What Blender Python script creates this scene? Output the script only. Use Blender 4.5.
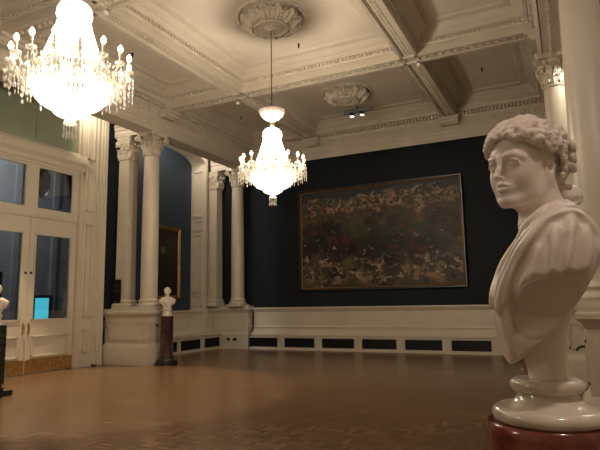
import bpy, math, random
import numpy as np
from math import pi, sin, cos, radians as rad
random.seed(7)
sc = bpy.context.scene
for o in list(bpy.data.objects): bpy.data.objects.remove(o)

# ------------------------------------------------------------------ camera
from mathutils import Matrix, Vector
cam_d = bpy.data.cameras.new('camera'); cam = bpy.data.objects.new('camera', cam_d); sc.collection.objects.link(cam)
_F = Vector((-0.43632, 0.88888, 0.13973)); _R = Vector((0.89644, 0.44281, -0.01763)); _U = Vector((0.07755, -0.11757, 0.99003))
M4 = Matrix((( _R.x, _U.x, -_F.x, 11.7865), (_R.y, _U.y, -_F.y, 0.0), (_R.z, _U.z, -_F.z, 1.6), (0, 0, 0, 1)))
cam.matrix_world = M4
cam_d.sensor_width = 36; cam_d.lens = 546.14 / 600 * 36; cam_d.clip_start = .05; cam_d.clip_end = 100
sc.camera = cam

# ------------------------------------------------------------------ world, exposure, lights
sc.view_settings.view_transform = 'Standard'; sc.view_settings.look = 'None'
sc.view_settings.gamma = 1; sc.view_settings.use_curve_mapping = False
sc.view_settings.exposure = 0.2
sc.cycles.use_denoising = True
sc.cycles.max_bounces = 8; sc.cycles.transparent_max_bounces = 24
sc.cycles.sample_clamp_indirect = 4
w = bpy.data.worlds.new('world'); sc.world = w; w.use_nodes = True
w.node_tree.nodes['Background'].inputs[0].default_value = (.9, .8, .65, 1)
w.node_tree.nodes['Background'].inputs[1].default_value = 0.02
WARM = (1.0, .85, .67)
def lamp(name, kind, loc, power, col=WARM, radius=.1, target=None, spot=None, blend=.5, size=None):
    d = bpy.data.lights.new(name, kind); d.energy = power; d.color = col
    if kind == 'AREA': d.shape = 'RECTANGLE'; d.size, d.size_y = size
    else: d.shadow_soft_size = radius
    if spot: d.spot_size = rad(spot); d.spot_blend = blend
    o = bpy.data.objects.new(name, d); sc.collection.objects.link(o); o.location = loc
    if target: o.rotation_euler = (Vector(target) - Vector(loc)).to_track_quat('-Z', 'Y').to_euler()
    return o
CH1, CH2 = (6.5, 4.5), (6.44, 9.65)
P_CH = 420
for (x, y), z0, k in ((CH1, 4.30, 1.05), (CH2, 4.25, .95)):
    lamp('chandelier_light', 'POINT', (x, y, z0 + .70), P_CH * .80 * k, WARM, .10)
    lamp('chandelier_light', 'POINT', (x, y, z0 - .12), P_CH * .12 * k, WARM, .20)
lamp('rear_fill_light', 'POINT', (6.5, -1.0, 4.4), 110, WARM, .5)  # unseen fill light added behind the camera, on the chandelier spacing
lamp('niche_spot', 'POINT', (.42, 14.4, 6.95), 36, (1, .86, .68), .08)
lamp('column_spot', 'SPOT', (.5, 10.2, 7.2), 90, (1, .86, .68), .05, (.35, 11.7, 5.6), 110, .6)
lamp('column_spot', 'SPOT', (.5, 15.3, 7.3), 60, (1, .9, .78), .05, (.2, 16.6, 6.2), 90, .6)
lamp('window_bay_spot', 'SPOT', (12.75, 11.2, 6.4), 130, (1, .88, .75), .05, (11.95, 11.85, 5.4), 70, .5)
lamp('wall_washer', 'SPOT', (.75, 8.2, 6.4), 1350, (1, .80, .56), .10, (2.7, 8.0, 0), 60, .12)
lamp('bust_spot', 'SPOT', (12.9, .2, 5.2), 170, (1, .78, .66), .10, (11.75, 1.6, 1.8), 34, .6)
lamp('window_bay_light', 'POINT', (12.95, 4.6, 4.2), 28, (.92, .82, .86), .25)
lamp('corridor_light', 'POINT', (-2.2, 9.0, 6.6), 420, (.95, .96, 1.0), .3)

# ------------------------------------------------------------------ materials
def mat(name, col, rough=.5, metal=0, spec=.5, bump=0, bscale=20, vary=0, vscale=3, emit=None, es=1, coat=0, sss=0, col2=None, trans=0, alpha=1):
    m = bpy.data.materials.new(name); m.use_nodes = True; nt = m.node_tree; b = nt.nodes['Principled BSDF']
    b.inputs['Base Color'].default_value = (*col, 1); b.inputs['Roughness'].default_value = rough
    b.inputs['Metallic'].default_value = metal; b.inputs['Specular IOR Level'].default_value = spec
    b.inputs['Coat Weight'].default_value = coat
    b.inputs['Transmission Weight'].default_value = trans; b.inputs['Alpha'].default_value = alpha
    if sss:
        b.inputs['Subsurface Weight'].default_value = sss; b.inputs['Subsurface Scale'].default_value = .02
        b.inputs['Subsurface Radius'].default_value = (1, .7, .5)
    if emit: b.inputs['Emission Color'].default_value = (*emit, 1); b.inputs['Emission Strength'].default_value = es
    tc = nt.nodes.new('ShaderNodeTexCoord')
    if vary or col2:
        n = nt.nodes.new('ShaderNodeTexNoise'); n.inputs['Scale'].default_value = vscale; n.inputs['Detail'].default_value = 6
        r = nt.nodes.new('ShaderNodeValToRGB'); nt.links.new(tc.outputs['Object'], n.inputs['Vector']); nt.links.new(n.outputs['Fac'], r.inputs[0])
        c2 = col2 or tuple(c * (1 - vary) for c in col)
        r.color_ramp.elements[0].color = (*c2, 1); r.color_ramp.elements[1].color = (*col, 1)
        r.color_ramp.elements[0].position = .38; r.color_ramp.elements[1].position = .62
        nt.links.new(r.outputs[0], b.inputs['Base Color'])
    if bump:
        n = nt.nodes.new('ShaderNodeTexNoise'); n.inputs['Scale'].default_value = bscale; n.inputs['Detail'].default_value = 4
        bp = nt.nodes.new('ShaderNodeBump'); bp.inputs['Strength'].default_value = bump; bp.inputs['Distance'].default_value = .01
        nt.links.new(tc.outputs['Object'], n.inputs['Vector']); nt.links.new(n.outputs['Fac'], bp.inputs['Height']); nt.links.new(bp.outputs[0], b.inputs['Normal'])
    return m
CREAM = mat('cream_paint', (.64, .575, .46), .38, vary=.06, vscale=1.2, bump=.05, bscale=8)
PLASTER = mat('ceiling_plaster', (.62, .56, .46), .7, vary=.08, vscale=1.5, bump=.15, bscale=30)
PANEL = mat('ceiling_panel_paint', (.66, .60, .50), .8, vary=.05, vscale=.8)
BLUE = mat('blue_wall_paint', (.0070, .0115, .0165), .7, spec=.25, vary=.15, vscale=1.5, bump=.06, bscale=40)
MARBLE = mat('white_marble', (.80, .73, .67), .42, vary=0, col2=(.75, .67, .61), vscale=9, sss=.15, bump=.04, bscale=60)
HAIRM = mat('carved_hair_marble', (.78, .71, .65), .45, col2=(.72, .64, .58), vscale=9, sss=.1, bump=.55, bscale=75)
STATUARY = mat('statuary_marble', (.76, .70, .60), .42, col2=(.66, .6, .5), vscale=14)
SOCLEM = mat('polished_marble', (.72, .65, .56), .18, col2=(.54, .48, .40), vscale=7, coat=.3)
REDM = mat('red_marble', (.20, .045, .028), .2, col2=(.11, .025, .018), vscale=26, coat=.4)
DREDM = mat('dark_red_marble', (.075, .022, .020), .2, col2=(.03, .010, .010), vscale=30, coat=.4)
BLACKM = mat('black_marble', (.010, .011, .011), .2, col2=(.02, .02, .022), vscale=20, coat=.3)
GREENM = mat('dark_green_marble', (.012, .016, .013), .25, col2=(.03, .035, .03), vscale=20, coat=.3)
GRILLE = mat('black_grille', (.008, .008, .008), .5)
BRASS = mat('brass', (.80, .56, .25), .36, 1, vary=.3, vscale=9)
GOLD = mat('gilt', (.42, .25, .08), .42, .8, col2=(.22, .12, .04), vscale=40, bump=.5, bscale=60)
DFRAME = mat('dark_frame_wood', (.016, .010, .007), .35, vary=.4, vscale=8)
IRON = mat('dark_bronze', (.03, .025, .02), .4, .8)
BLACKP = mat('black_plastic', (.012, .012, .013), .35)
GREEN = mat('green_fanlight_board', (.27, .30, .215), .35, vary=.1, vscale=1)
CORR = mat('corridor_paint', (.24, .26, .28), .8, vary=.1)
DARK = mat('dark_panel', (.008, .010, .012), .3)
RED = mat('red_plastic', (.4, .02, .015), .4)
PLATEM = mat('plate_metal', (.06, .045, .03), .4, .6)
SILVER = mat('silvered_metal', (.8, .72, .6), .25, 1)
WAX = mat('candle_sleeve', (.85, .72, .5), .5)
SCREEN = mat('lit_screen', (.02, .1, .12), .4, emit=(.08, .72, .95), es=.9, vary=.2)
LED = mat('lit_lamp_face', (1, 1, 1), .4, emit=(.9, .95, 1), es=9)
BULB = mat('lit_bulb', (1, .9, .7), .4, emit=(1, .74, .44), es=16)

def glassy(name, tint=(.35, .42, .5), a=.25):
    m = bpy.data.materials.new(name); m.use_nodes = True; nt = m.node_tree; nt.nodes.remove(nt.nodes['Principled BSDF'])
    out = nt.nodes['Material Output']; t = nt.nodes.new('ShaderNodeBsdfTransparent'); g = nt.nodes.new('ShaderNodeBsdfGlossy')
    t.inputs[0].default_value = (*tint, 1); g.inputs['Roughness'].default_value = .03
    f = nt.nodes.new('ShaderNodeFresnel'); f.inputs[0].default_value = 1.5
    mx = nt.nodes.new('ShaderNodeMixShader'); nt.links.new(f.outputs[0], mx.inputs[0]); nt.links.new(t.outputs[0], mx.inputs[1]); nt.links.new(g.outputs[0], mx.inputs[2])
    nt.links.new(mx.outputs[0], out.inputs[0]); return m
GLASS = glassy('door_glass', (.84, .84, .82))
def crystal(name, opac, em=0):
    m = bpy.data.materials.new(name); m.use_nodes = True; nt = m.node_tree; nt.nodes.remove(nt.nodes['Principled BSDF'])
    out = nt.nodes['Material Output']; t = nt.nodes.new('ShaderNodeBsdfTransparent'); t.inputs[0].default_value = (1, 1, 1, 1)
    tl = nt.nodes.new('ShaderNodeBsdfTranslucent'); tl.inputs[0].default_value = (.97, .95, .9, 1)
    df = nt.nodes.new('ShaderNodeBsdfDiffuse'); df.inputs[0].default_value = (.95, .93, .88, 1)
    g = nt.nodes.new('ShaderNodeBsdfGlossy'); g.inputs['Roughness'].default_value = .15
    m1 = nt.nodes.new('ShaderNodeMixShader'); m1.inputs[0].default_value = .35; nt.links.new(tl.outputs[0], m1.inputs[1]); nt.links.new(df.outputs[0], m1.inputs[2])
    m2 = nt.nodes.new('ShaderNodeMixShader'); m2.inputs[0].default_value = .25; nt.links.new(m1.outputs[0], m2.inputs[1]); nt.links.new(g.outputs[0], m2.inputs[2])
    m3 = nt.nodes.new('ShaderNodeMixShader'); m3.inputs[0].default_value = opac; nt.links.new(t.outputs[0], m3.inputs[1]); nt.links.new(m2.outputs[0], m3.inputs[2])
    nt.links.new(m3.outputs[0], out.inputs[0]); return m
CRYSTAL = crystal('cut_crystal', .55)
CRYSTAL_D = crystal('crystal_drops', .9)

def floor_mat():
    m = bpy.data.materials.new('parquet'); m.use_nodes = True; nt = m.node_tree; b = nt.nodes['Principled BSDF']; N = nt.nodes.new; L = nt.links.new
    tc = N('ShaderNodeTexCoord')
    def brick(rot):
        mp = N('ShaderNodeMapping'); mp.inputs['Rotation'].default_value = (0, 0, rot); L(tc.outputs['Object'], mp.inputs[0])
        br = N('ShaderNodeTexBrick'); br.inputs['Scale'].default_value = 1
        br.inputs['Brick Width'].default_value = .24; br.inputs['Row Height'].default_value = .06; br.inputs['Mortar Size'].default_value = .0018
        br.offset = .0 if rot else .0; br.inputs['Color1'].default_value = (0, 0, 0, 1); br.inputs['Color2'].default_value = (1, 1, 1, 1); br.inputs['Mortar'].default_value = (.2, .2, .2, 1)
        L(mp.outputs[0], br.inputs['Vector']); return br
    b1, b2 = brick(0), brick(pi / 2)
    ck = N('ShaderNodeTexChecker'); ck.inputs['Scale'].default_value = 1 / .24
    L(tc.outputs['Object'], ck.inputs[0])
    mx = N('ShaderNodeMix'); mx.data_type = 'RGBA'; L(ck.outputs['Fac'], mx.inputs[0]); L(b1.outputs[0], mx.inputs[6]); L(b2.outputs[0], mx.inputs[7])
    rp = N('ShaderNodeValToRGB'); L(mx.outputs[2], rp.inputs[0])
    e = rp.color_ramp.elements; e[0].color = (.140, .076, .037, 1); e[1].color = (.205, .118, .060, 1)
    x = e.new(.55); x.color = (.170, .094, .046, 1)
    ns = N('ShaderNodeTexNoise'); ns.inputs['Scale'].default_value = 1.3; ns.inputs['Detail'].default_value = 5; L(tc.outputs['Object'], ns.inputs[0])
    mp = N('ShaderNodeMapping'); mp.inputs['Scale'].default_value = (40, 5, 5); L(tc.outputs['Object'], mp.inputs[0])
    gr = N('ShaderNodeTexNoise'); gr.inputs['Scale'].default_value = 3; L(mp.outputs[0], gr.inputs[0])
    ml = N('ShaderNodeMath'); ml.operation = 'MULTIPLY_ADD'; L(ns.outputs['Fac'], ml.inputs[0]); ml.inputs[1].default_value = .5; ml.inputs[2].default_value = .75
    m2 = N('ShaderNodeMath'); m2.operation = 'MULTIPLY_ADD'; L(gr.outputs['Fac'], m2.inputs[0]); m2.inputs[1].default_value = .4; m2.inputs[2].default_value = .8
    m3 = N('ShaderNodeMath'); m3.operation = 'MULTIPLY'; L(ml.outputs[0], m3.inputs[0]); L(m2.outputs[0], m3.inputs[1])
    vm = N('ShaderNodeVectorMath'); vm.operation = 'SCALE'; L(rp.outputs[0], vm.inputs[0]); L(m3.outputs[0], vm.inputs['Scale'])
    L(vm.outputs[0], b.inputs['Base Color']); b.inputs['Roughness'].default_value = .27; b.inputs['Coat Weight'].default_value = .0
    bp = N('ShaderNodeBump'); bp.inputs['Strength'].default_value = .12; bp.inputs['Distance'].default_value = .004; L(mx.outputs[2], bp.inputs['Height']); L(bp.outputs[0], b.inputs['Normal'])
    return m
PARQUET = floor_mat()

def canvas_mat(name, big):
    m = bpy.data.materials.new(name); m.use_nodes = True; nt = m.node_tree; b = nt.nodes['Principled BSDF']; N = nt.nodes.new; L = nt.links.new
    tc = N('ShaderNodeTexCoord'); sp = N('ShaderNodeSeparateXYZ'); L(tc.outputs['Generated'], sp.inputs[0])
    def noise(s, d=6, dist=0, off=0):
        mp = N('ShaderNodeMapping'); mp.inputs['Location'].default_value = (off, off, off); L(tc.outputs['Object'], mp.inputs[0])
        n = N('ShaderNodeTexNoise'); n.inputs['Scale'].default_value = s; n.inputs['Detail'].default_value = d; n.inputs['Distortion'].default_value = dist; L(mp.outputs[0], n.inputs[0]); return n
    nb = noise(1.1, 5, .9)
    ad = N('ShaderNodeMath'); ad.operation = 'MULTIPLY_ADD'; L(nb.outputs['Fac'], ad.inputs[0]); ad.inputs[1].default_value = .30 if big else .1; L(sp.outputs['Z'], ad.inputs[2])
    rp = N('ShaderNodeValToRGB'); L(ad.outputs[0], rp.inputs[0]); e = rp.color_ramp.elements
    if big:
        cols = [(0, (.035, .027, .018)), (.2, (.06, .045, .028)), (.38, (.03, .022, .016)), (.6, (.02, .016, .012)), (.78, (.035, .034, .018)), (.9, (.07, .055, .035)), (1, (.035, .035, .038))]
    else:
        cols = [(0, (.012, .010, .008)), (.5, (.02, .017, .012)), (.8, (.035, .03, .02)), (1, (.02, .018, .014))]
    e[0].position = cols[0][0]; e[0].color = (*cols[0][1], 1); e[1].position = 1; e[1].color = (*cols[-1][1], 1)
    for p, c in cols[1:-1]: x = e.new(p); x.color = (*c, 1)
    last = rp.outputs[0]
    if big:
        # loose daubs of paint: warm flecks in two bands, reds and whites scattered
        def daub(scale, thr, col, z0, z1, soft, off, vs=.5):
            nonlocal last
            mp = N('ShaderNodeMapping'); mp.inputs['Scale'].default_value = (1.0, 1, 1.15); mp.inputs['Location'].default_value = (off, 0, off); L(tc.outputs['Object'], mp.inputs[0])
            nd = N('ShaderNodeTexNoise'); nd.inputs['Scale'].default_value = scale * .7; L(mp.outputs[0], nd.inputs[0])
            va = N('ShaderNodeVectorMath'); va.operation = 'MULTIPLY_ADD'; L(nd.outputs['Color'], va.inputs[0]); va.inputs[1].default_value = (.3, .3, .3); L(mp.outputs[0], va.inputs[2])
            v = N('ShaderNodeTexNoise'); v.inputs['Scale'].default_value = scale; v.inputs['Detail'].default_value = 7; v.inputs['Distortion'].default_value = 1.1; L(va.outputs[0], v.inputs[0])
            g = N('ShaderNodeMapRange'); L(v.outputs['Fac'], g.inputs[0]); g.inputs[1].default_value = thr; g.inputs[2].default_value = thr + soft
            zz = N('ShaderNodeMapRange'); L(ad.outputs[0], zz.inputs[0]); zz.interpolation_type = 'SMOOTHSTEP'; mid = (z0 + z1) / 2
            ab = N('ShaderNodeMath'); ab.operation = 'SUBTRACT'; L(ad.outputs[0], ab.inputs[0]); ab.inputs[1].default_value = mid
            a2 = N('ShaderNodeMath'); a2.operation = 'ABSOLUTE'; L(ab.outputs[0], a2.inputs[0]); L(a2.outputs[0], zz.inputs[0])
            zz.inputs[1].default_value = (z1 - z0) / 2; zz.inputs[2].default_value = (z1 - z0) / 2 * .6; zz.inputs[3].default_value = 0; zz.inputs[4].default_value = 1
            mu = N('ShaderNodeMath'); mu.operation = 'MULTIPLY'; L(g.outputs[0], mu.inputs[0]); L(zz.outputs[0], mu.inputs[1])
            mx = N('ShaderNodeMix'); mx.data_type = 'RGBA'; L(mu.outputs[0], mx.inputs[0]); L(last, mx.inputs[6]); mx.inputs[7].default_value = (*col, 1); last = mx.outputs[2]
        daub(1.6, .46, (.055, .062, .028), .60, 1.0, .2, 9)
        daub(2.2, .50, (.11, .085, .05), .72, 1.10, .12, 4)
        daub(.45, .47, (.012, .010, .008), .34, .95, .10, 61)
        daub(3.6, .47, (.33, .235, .14), .88, 1.10, .10, 3)
        daub(7, .53, (.03, .028, .022), .86, 1.12, .05, 13)
        daub(6, .54, (.17, .06, .035), .78, 1.02, .08, 5)
        daub(1.3, .55, (.045, .045, .05), 1.0, 1.3, .2, 8)
        daub(2.2, .50, (.10, .07, .04), .10, .52, .12, 41)
        daub(2.6, .53, (.22, .14, .075), .12, .50, .08, 1)
        daub(3.4, .575, (.36, .27, .19), .14, .50, .05, 12)
        daub(3.6, .62, (.42, .33, .26), .42, .74, .06, 22)
        daub(2.4, .58, (.10, .022, .018), .36, .80, .06, 17)
        daub(3.2, .56, (.010, .010, .014), .0, .62, .06, 31)
        daub(1.0, .56, (.060, .055, .045), .25, .95, .15, 51)
    L(last, b.inputs['Base Color']); b.inputs['Roughness'].default_value = .5; b.inputs['Specular IOR Level'].default_value = .3
    return m
CANVAS = canvas_mat('crowded_scene_oil_paint', True); PORTRAIT = canvas_mat('dark_portrait_oil_paint', False)

# ------------------------------------------------------------------ mesh helpers
class MB:
    def __init__(s): s.v = []; s.f = []
    def add(s, vs, fs):
        n = len(s.v); s.v += [tuple(map(float, v)) for v in vs]; s.f += [tuple(i + n for i in f) for f in fs]; return s
    def box(s, x0, x1, y0, y1, z0, z1):
        x0, x1 = sorted((x0, x1)); y0, y1 = sorted((y0, y1)); z0, z1 = sorted((z0, z1))
        return s.add([(x0, y0, z0), (x1, y0, z0), (x1, y1, z0), (x0, y1, z0), (x0, y0, z1), (x1, y0, z1), (x1, y1, z1), (x0, y1, z1)],
                     [(0, 3, 2, 1), (4, 5, 6, 7), (0, 1, 5, 4), (1, 2, 6, 5), (2, 3, 7, 6), (3, 0, 4, 7)])
    def lathe(s, prof, c=(0, 0, 0), n=32, caps=True, wob=None):
        vs = []; m = len(prof)
        for i in range(n):
            a = 2 * pi * i / n
            for j, (r, z) in enumerate(prof):
                rr = r * (wob(a, z) if wob else 1)
                vs.append((c[0] + rr * cos(a), c[1] + rr * sin(a), c[2] + z))
        fs = [(i * m + j, ((i + 1) % n) * m + j, ((i + 1) % n) * m + j + 1, i * m + j + 1) for i in range(n) for j in range(m - 1)]
        if caps:
            fs.append(tuple(i * m for i in range(n))[::-1]); fs.append(tuple(i * m + m - 1 for i in range(n)))
        return s.add(vs, fs)
    def rect_loft(s, prof, x0, x1, y0, y1, inward=False, cap=True):
        """square lathe: prof (offset, z); offset grows the rectangle outward (or inward)"""
        vs = []; k = -1 if inward else 1
        for d, z in prof:
            d *= k; vs += [(x0 - d, y0 - d, z), (x1 + d, y0 - d, z), (x1 + d, y1 + d, z), (x0 - d, y1 + d, z)]
        fs = []
        for i in range(len(prof) - 1):
            for j in range(4):
                a, b = i * 4 + j, i * 4 + (j + 1) % 4; q = (a, b, b + 4, a + 4); fs.append(q[::-1] if inward else q)
        if cap: fs.append((3, 2, 1, 0)); L = 4 * len(prof); fs.append((L - 4, L - 3, L - 2, L - 1))
        return s.add(vs, fs)
    def tube(s, pts, r, n=8, closed=False):
        P = [Vector(p) for p in pts]; m = len(P); R = r if hasattr(r, '__len__') else [r] * m; vs = []; up = None
        for i in range(m):
            a = P[(i - 1) % m] if closed else P[max(i - 1, 0)]; b = P[(i + 1) % m] if closed else P[min(i + 1, m - 1)]
            t = (b - a).normalized()
            if up is None: up = t.orthogonal().normalized()
            up = (up - t * up.dot(t)).normalized(); bn = t.cross(up)
            for j in range(n):
                an = 2 * pi * j / n; vs.append(P[i] + (up * cos(an) + bn * sin(an)) * R[i])
        fs = [(i * n + j, i * n + (j + 1) % n, ((i + 1) % m) * n + (j + 1) % n, ((i + 1) % m) * n + j) for i in range(m if closed else m - 1) for j in range(n)]
        if not closed: fs.append(tuple(range(n))[::-1]); fs.append(tuple(range((m - 1) * n, m * n)))
        return s.add(vs, fs)
    def sph(s, c, r, n=8, m=6, sz=1):
        prof = [(max(r * sin(pi * j / m), 1e-4), -r * sz * cos(pi * j / m)) for j in range(m + 1)]
        return s.lathe(prof, c, n, False)
    def octa(s, c, r, h):
        x, y, z = c; return s.add([(x, y, z - h), (x + r, y, z), (x, y + r, z), (x - r, y, z), (x, y - r, z), (x, y, z + h)],
            [(0, 2, 1), (0, 3, 2), (0, 4, 3), (0, 1, 4), (5, 1, 2), (5, 2, 3), (5, 3, 4), (5, 4, 1)])
    def prism(s, poly, f):
        """poly list of 2D; f(p,0/1) -> 3D for both ends"""
        n = len(poly); vs = [f(p, 0) for p in poly] + [f(p, 1) for p in poly]
        return s.add(vs, [tuple(range(n))[::-1], tuple(range(n, 2 * n))] + [(i, (i + 1) % n, n + (i + 1) % n, n + i) for i in range(n)])
    def xform(s, M, start=0):
        s.v[start:] = [tuple(M @ Vector(v)) for v in s.v[start:]]; return s
    def mesh(s, name, m, smooth=38):
        me = bpy.data.meshes.new(name); me.from_pydata(s.v, [], s.f); me.validate()
        if m: me.materials.append(m)
        if smooth:
            me.polygons.foreach_set('use_smooth', [True] * len(me.polygons)); me.set_sharp_from_angle(angle=rad(smooth))
        me.update(); return me
    def build(s, name, m, parent=None, smooth=38, loc=None):
        o = bpy.data.objects.new(name, s.mesh(name, m, smooth)); sc.collection.objects.link(o)
        if parent: o.parent = parent
        if loc: o.location = loc
        return o
def tag(o, label=None, cat=None, group=None, kind=None):
    if label: o['label'] = label
    if cat: o['category'] = cat
    if group: o['group'] = group
    if kind: o['kind'] = kind
    return o
def thing(name, label, cat, loc=(0, 0, 0), group=None, rz=0):
    o = bpy.data.objects.new(name, None); sc.collection.objects.link(o); o.location = loc; o.rotation_euler = (0, 0, rz); o.empty_display_size = .1
    return tag(o, label, cat, group)
def struct(name, mb, m, smooth=38): return tag(mb.build(name, m, None, smooth), kind='structure')
def copy_tree(o, parent=None):
    c = o.copy(); sc.collection.objects.link(c); c.parent = parent
    for ch in [k for k in bpy.data.objects if k.parent == o]: copy_tree(ch, c)
    return c

# ------------------------------------------------------------------ SDF sculpting (numpy + surface nets)
class Vol:
    def __init__(s, lo, hi, h):
        s.lo = np.array(lo, float); s.h = h; s.n = np.ceil((np.array(hi) - s.lo) / h).astype(int) + 1
        s.V = np.full(s.n, 1.0, np.float32); s.ax = [s.lo[i] + h * np.arange(s.n[i]) for i in range(3)]
    def sub(s, lo, hi):
        a = np.clip(np.floor((np.array(lo) - s.lo) / s.h).astype(int), 0, s.n - 1); b = np.clip(np.ceil((np.array(hi) - s.lo) / s.h).astype(int) + 1, 1, s.n)
        sl = tuple(slice(a[i], b[i]) for i in range(3))
        g = np.meshgrid(*[s.ax[i][sl[i]] for i in range(3)], indexing='ij', sparse=True); return sl, g
    def put(s, sl, d, k, op):
        A = s.V[sl]; d = d.astype(np.float32)
        if op == 'u':
            if k: hh = np.maximum(k - np.abs(A - d), 0) / k; s.V[sl] = np.minimum(A, d) - hh * hh * k * .25
            else: s.V[sl] = np.minimum(A, d)
        else:
            d = -d
            if k: hh = np.maximum(k - np.abs(A - d), 0) / k; s.V[sl] = np.maximum(A, d) + hh * hh * k * .25
            else: s.V[sl] = np.maximum(A, d)
    def ell(s, c, r, k=.01, op='u', rot=None, m=None):
        c = np.array(c, float); r = np.array(r, float); R = max(r) + k * 1.5 + 2 * s.h; sl, g = s.sub(c - R, c + R)
        p = [g[i] - c[i] for i in range(3)]
        if rot is not None: Q = np.array(rot); p = [Q[i][0] * p[0] + Q[i][1] * p[1] + Q[i][2] * p[2] for i in range(3)]
        k0 = np.sqrt(sum((p[i] / r[i]) ** 2 for i in range(3))); k1 = np.sqrt(sum((p[i] / r[i] ** 2) ** 2 for i in range(3))) + 1e-9
        s.put(sl, k0 * (k0 - 1) / k1, k, op)
    def cap(s, a, b, ra, rb, k=.01, op='u'):
        a = np.array(a, float); b = np.array(b, float); R = max(ra, rb) + k * 1.5 + 2 * s.h
        sl, g = s.sub(np.minimum(a, b) - R, np.maximum(a, b) + R); ba = b - a; L2 = ba @ ba + 1e-12
        t = np.clip(sum((g[i] - a[i]) * ba[i] for i in range(3)) / L2, 0, 1)
        d = np.sqrt(sum((g[i] - a[i] - t * ba[i]) ** 2 for i in range(3))) - (ra + (rb - ra) * t)
        s.put(sl, d, k, op)
    def chain(s, pts, r, k=.01, op='u'):
        R = r if hasattr(r, '__len__') else [r] * len(pts)
        for i in range(len(pts) - 1): s.cap(pts[i], pts[i + 1], R[i], R[i + 1], k, op)
    def plane(s, p, n, keep=-1, k=0.004):
        """cut away everything on the side the normal points to"""
        n = np.array(n, float); n /= np.linalg.norm(n); sl, g = s.sub(s.lo, s.lo + s.h * s.n)
        d = sum((g[i] - p[i]) * n[i] for i in range(3)); s.put(sl, -d, k, 's')
    def smooth(s, n=1):
        for _ in range(n):
            for ax in range(3):
                s.V = (np.roll(s.V, 1, ax) + 2 * s.V + np.roll(s.V, -1, ax)) / 4
    def mesh(s):
        V = s.V; V[0], V[-1] = 1, 1; V[:, 0], V[:, -1] = 1, 1; V[:, :, 0], V[:, :, -1] = 1, 1
        neg = V < 0; nx, ny, nz = V.shape; cs = neg[:-1, :-1, :-1].astype(np.int8)
        tot = np.zeros((nx - 1, ny - 1, nz - 1), np.int8)
        corners = [(i, j, k) for i in (0, 1) for j in (0, 1) for k in (0, 1)]
        S = lambda A, c: A[c[0]:c[0] + nx - 1, c[1]:c[1] + ny - 1, c[2]:c[2] + nz - 1]
        for c in corners: tot += S(neg, c)
        act = (tot > 0) & (tot < 8); idx = np.full(act.shape, -1, np.int64); I = np.argwhere(act); idx[act] = np.arange(len(I))
        acc = np.zeros((len(I), 3)); cnt = np.zeros(len(I))
        cv = {c: V[I[:, 0] + c[0], I[:, 1] + c[1], I[:, 2] + c[2]].astype(float) for c in corners}
        for a in corners:
            for ax in range(3):
                if a[ax] == 0:
                    b = list(a); b[ax] = 1; b = tuple(b); va, vb = cv[a], cv[b]; m = (va < 0) != (vb < 0)
                    t = np.where(m, va / np.where(m, va - vb, 1), 0); p = np.tile(np.array(a, float), (len(I), 1)); p[:, ax] += t
                    acc += p * m[:, None]; cnt += m
        P = (I + acc / cnt[:, None]) * s.h + s.lo; F = []
        for ax in range(3):
            u, v = (ax + 1) % 3, (ax + 2) % 3
            sa = [slice(1, -1)] * 3; sa[ax] = slice(0, -1); sb = list(sa); sb[ax] = slice(1, None)
            A = neg[tuple(sa)]; B = neg[tuple(sb)]; E = np.argwhere(A != B); base = E.copy()
            for q in range(3):
                if q != ax: base[:, q] += 1
            inside = A[tuple(E.T)]
            def cell(du, dv): c = base.copy(); c[:, u] -= du; c[:, v] -= dv; return idx[tuple(c.T)]
            q = np.stack([cell(0, 0), cell(1, 0), cell(1, 1), cell(0, 1)], 1); q[~inside] = q[~inside][:, ::-1]; F.append(q)
        return P, np.concatenate(F)
def sdf_obj(name, vol, m, parent, xf=None):
    P, F = vol.mesh()
    if xf is not None: P = xf(P)
    me = bpy.data.meshes.new(name); me.vertices.add(len(P)); me.vertices.foreach_set('co', P.astype(np.float32).ravel())
    me.loops.add(F.size); me.loops.foreach_set('vertex_index', F.astype(np.int32).ravel()); me.polygons.add(len(F))
    me.polygons.foreach_set('loop_start', np.arange(0, F.size, 4, dtype=np.int32)); me.polygons.foreach_set('loop_total', np.full(len(F), 4, np.int32))
    me.update(calc_edges=True); me.validate(); me.polygons.foreach_set('use_smooth', [True] * len(me.polygons)); me.materials.append(m)
    o = bpy.data.objects.new(name, me); sc.collection.objects.link(o); o.parent = parent; return o

# ================================================================== ROOM SHELL
ZC = 7.70; YB = 17.0; XR = 13.2; YF = -4.0
struct('floor', MB().box(-.75, XR, YF, YB, -.1, 0), PARQUET)
struct('wall_back', MB().box(-.9, XR + .3, YB, YB + .25, 0, ZC + .3), BLUE)
struct('wall_right', MB().box(XR, XR + .25, YF, YB, 0, ZC + .3), CREAM)
struct('wall_front', MB().box(-.9, XR + .3, YF - .25, YF, 0, ZC + .3), CREAM)
# left wall with door opening (Y 7.45-10.5) and niche opening with elliptical head
DY0, DY1, DZ = 7.4, 10.4, 7.42
NY0, NY1, NX = 12.35, 16.15, -.62
def arch(n=28, zs=6.62, rise=.5):
    c, a = (NY0 + NY1) / 2, (NY1 - NY0) / 2
    return [(c + a * cos(pi * i / n), zs + rise * sin(pi * i / n) ** .8) for i in range(n + 1)]   # from NY1 to NY0
wl = MB().box(-.25, 0, YF, DY0, 0, ZC).box(-.25, 0, DY0, DY1, DZ, ZC).box(-.25, 0, DY1, NY0 + .001, 0, ZC)
struct('wall_left', wl, BLUE)
A = arch()
BLUE_LIT = mat('blue_wall_paint_lit', (.024, .046, .076), .6, vary=.12, vscale=1.5, bump=.06, bscale=40)  # lighter copy of the wall blue, niche lamplight put into the colour
blue_end = MB().box(NX - .2, NX, NY0 - .05, NY1 + .05, 0, 7.35); struct('wall_niche', blue_end, BLUE_LIT)
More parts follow.
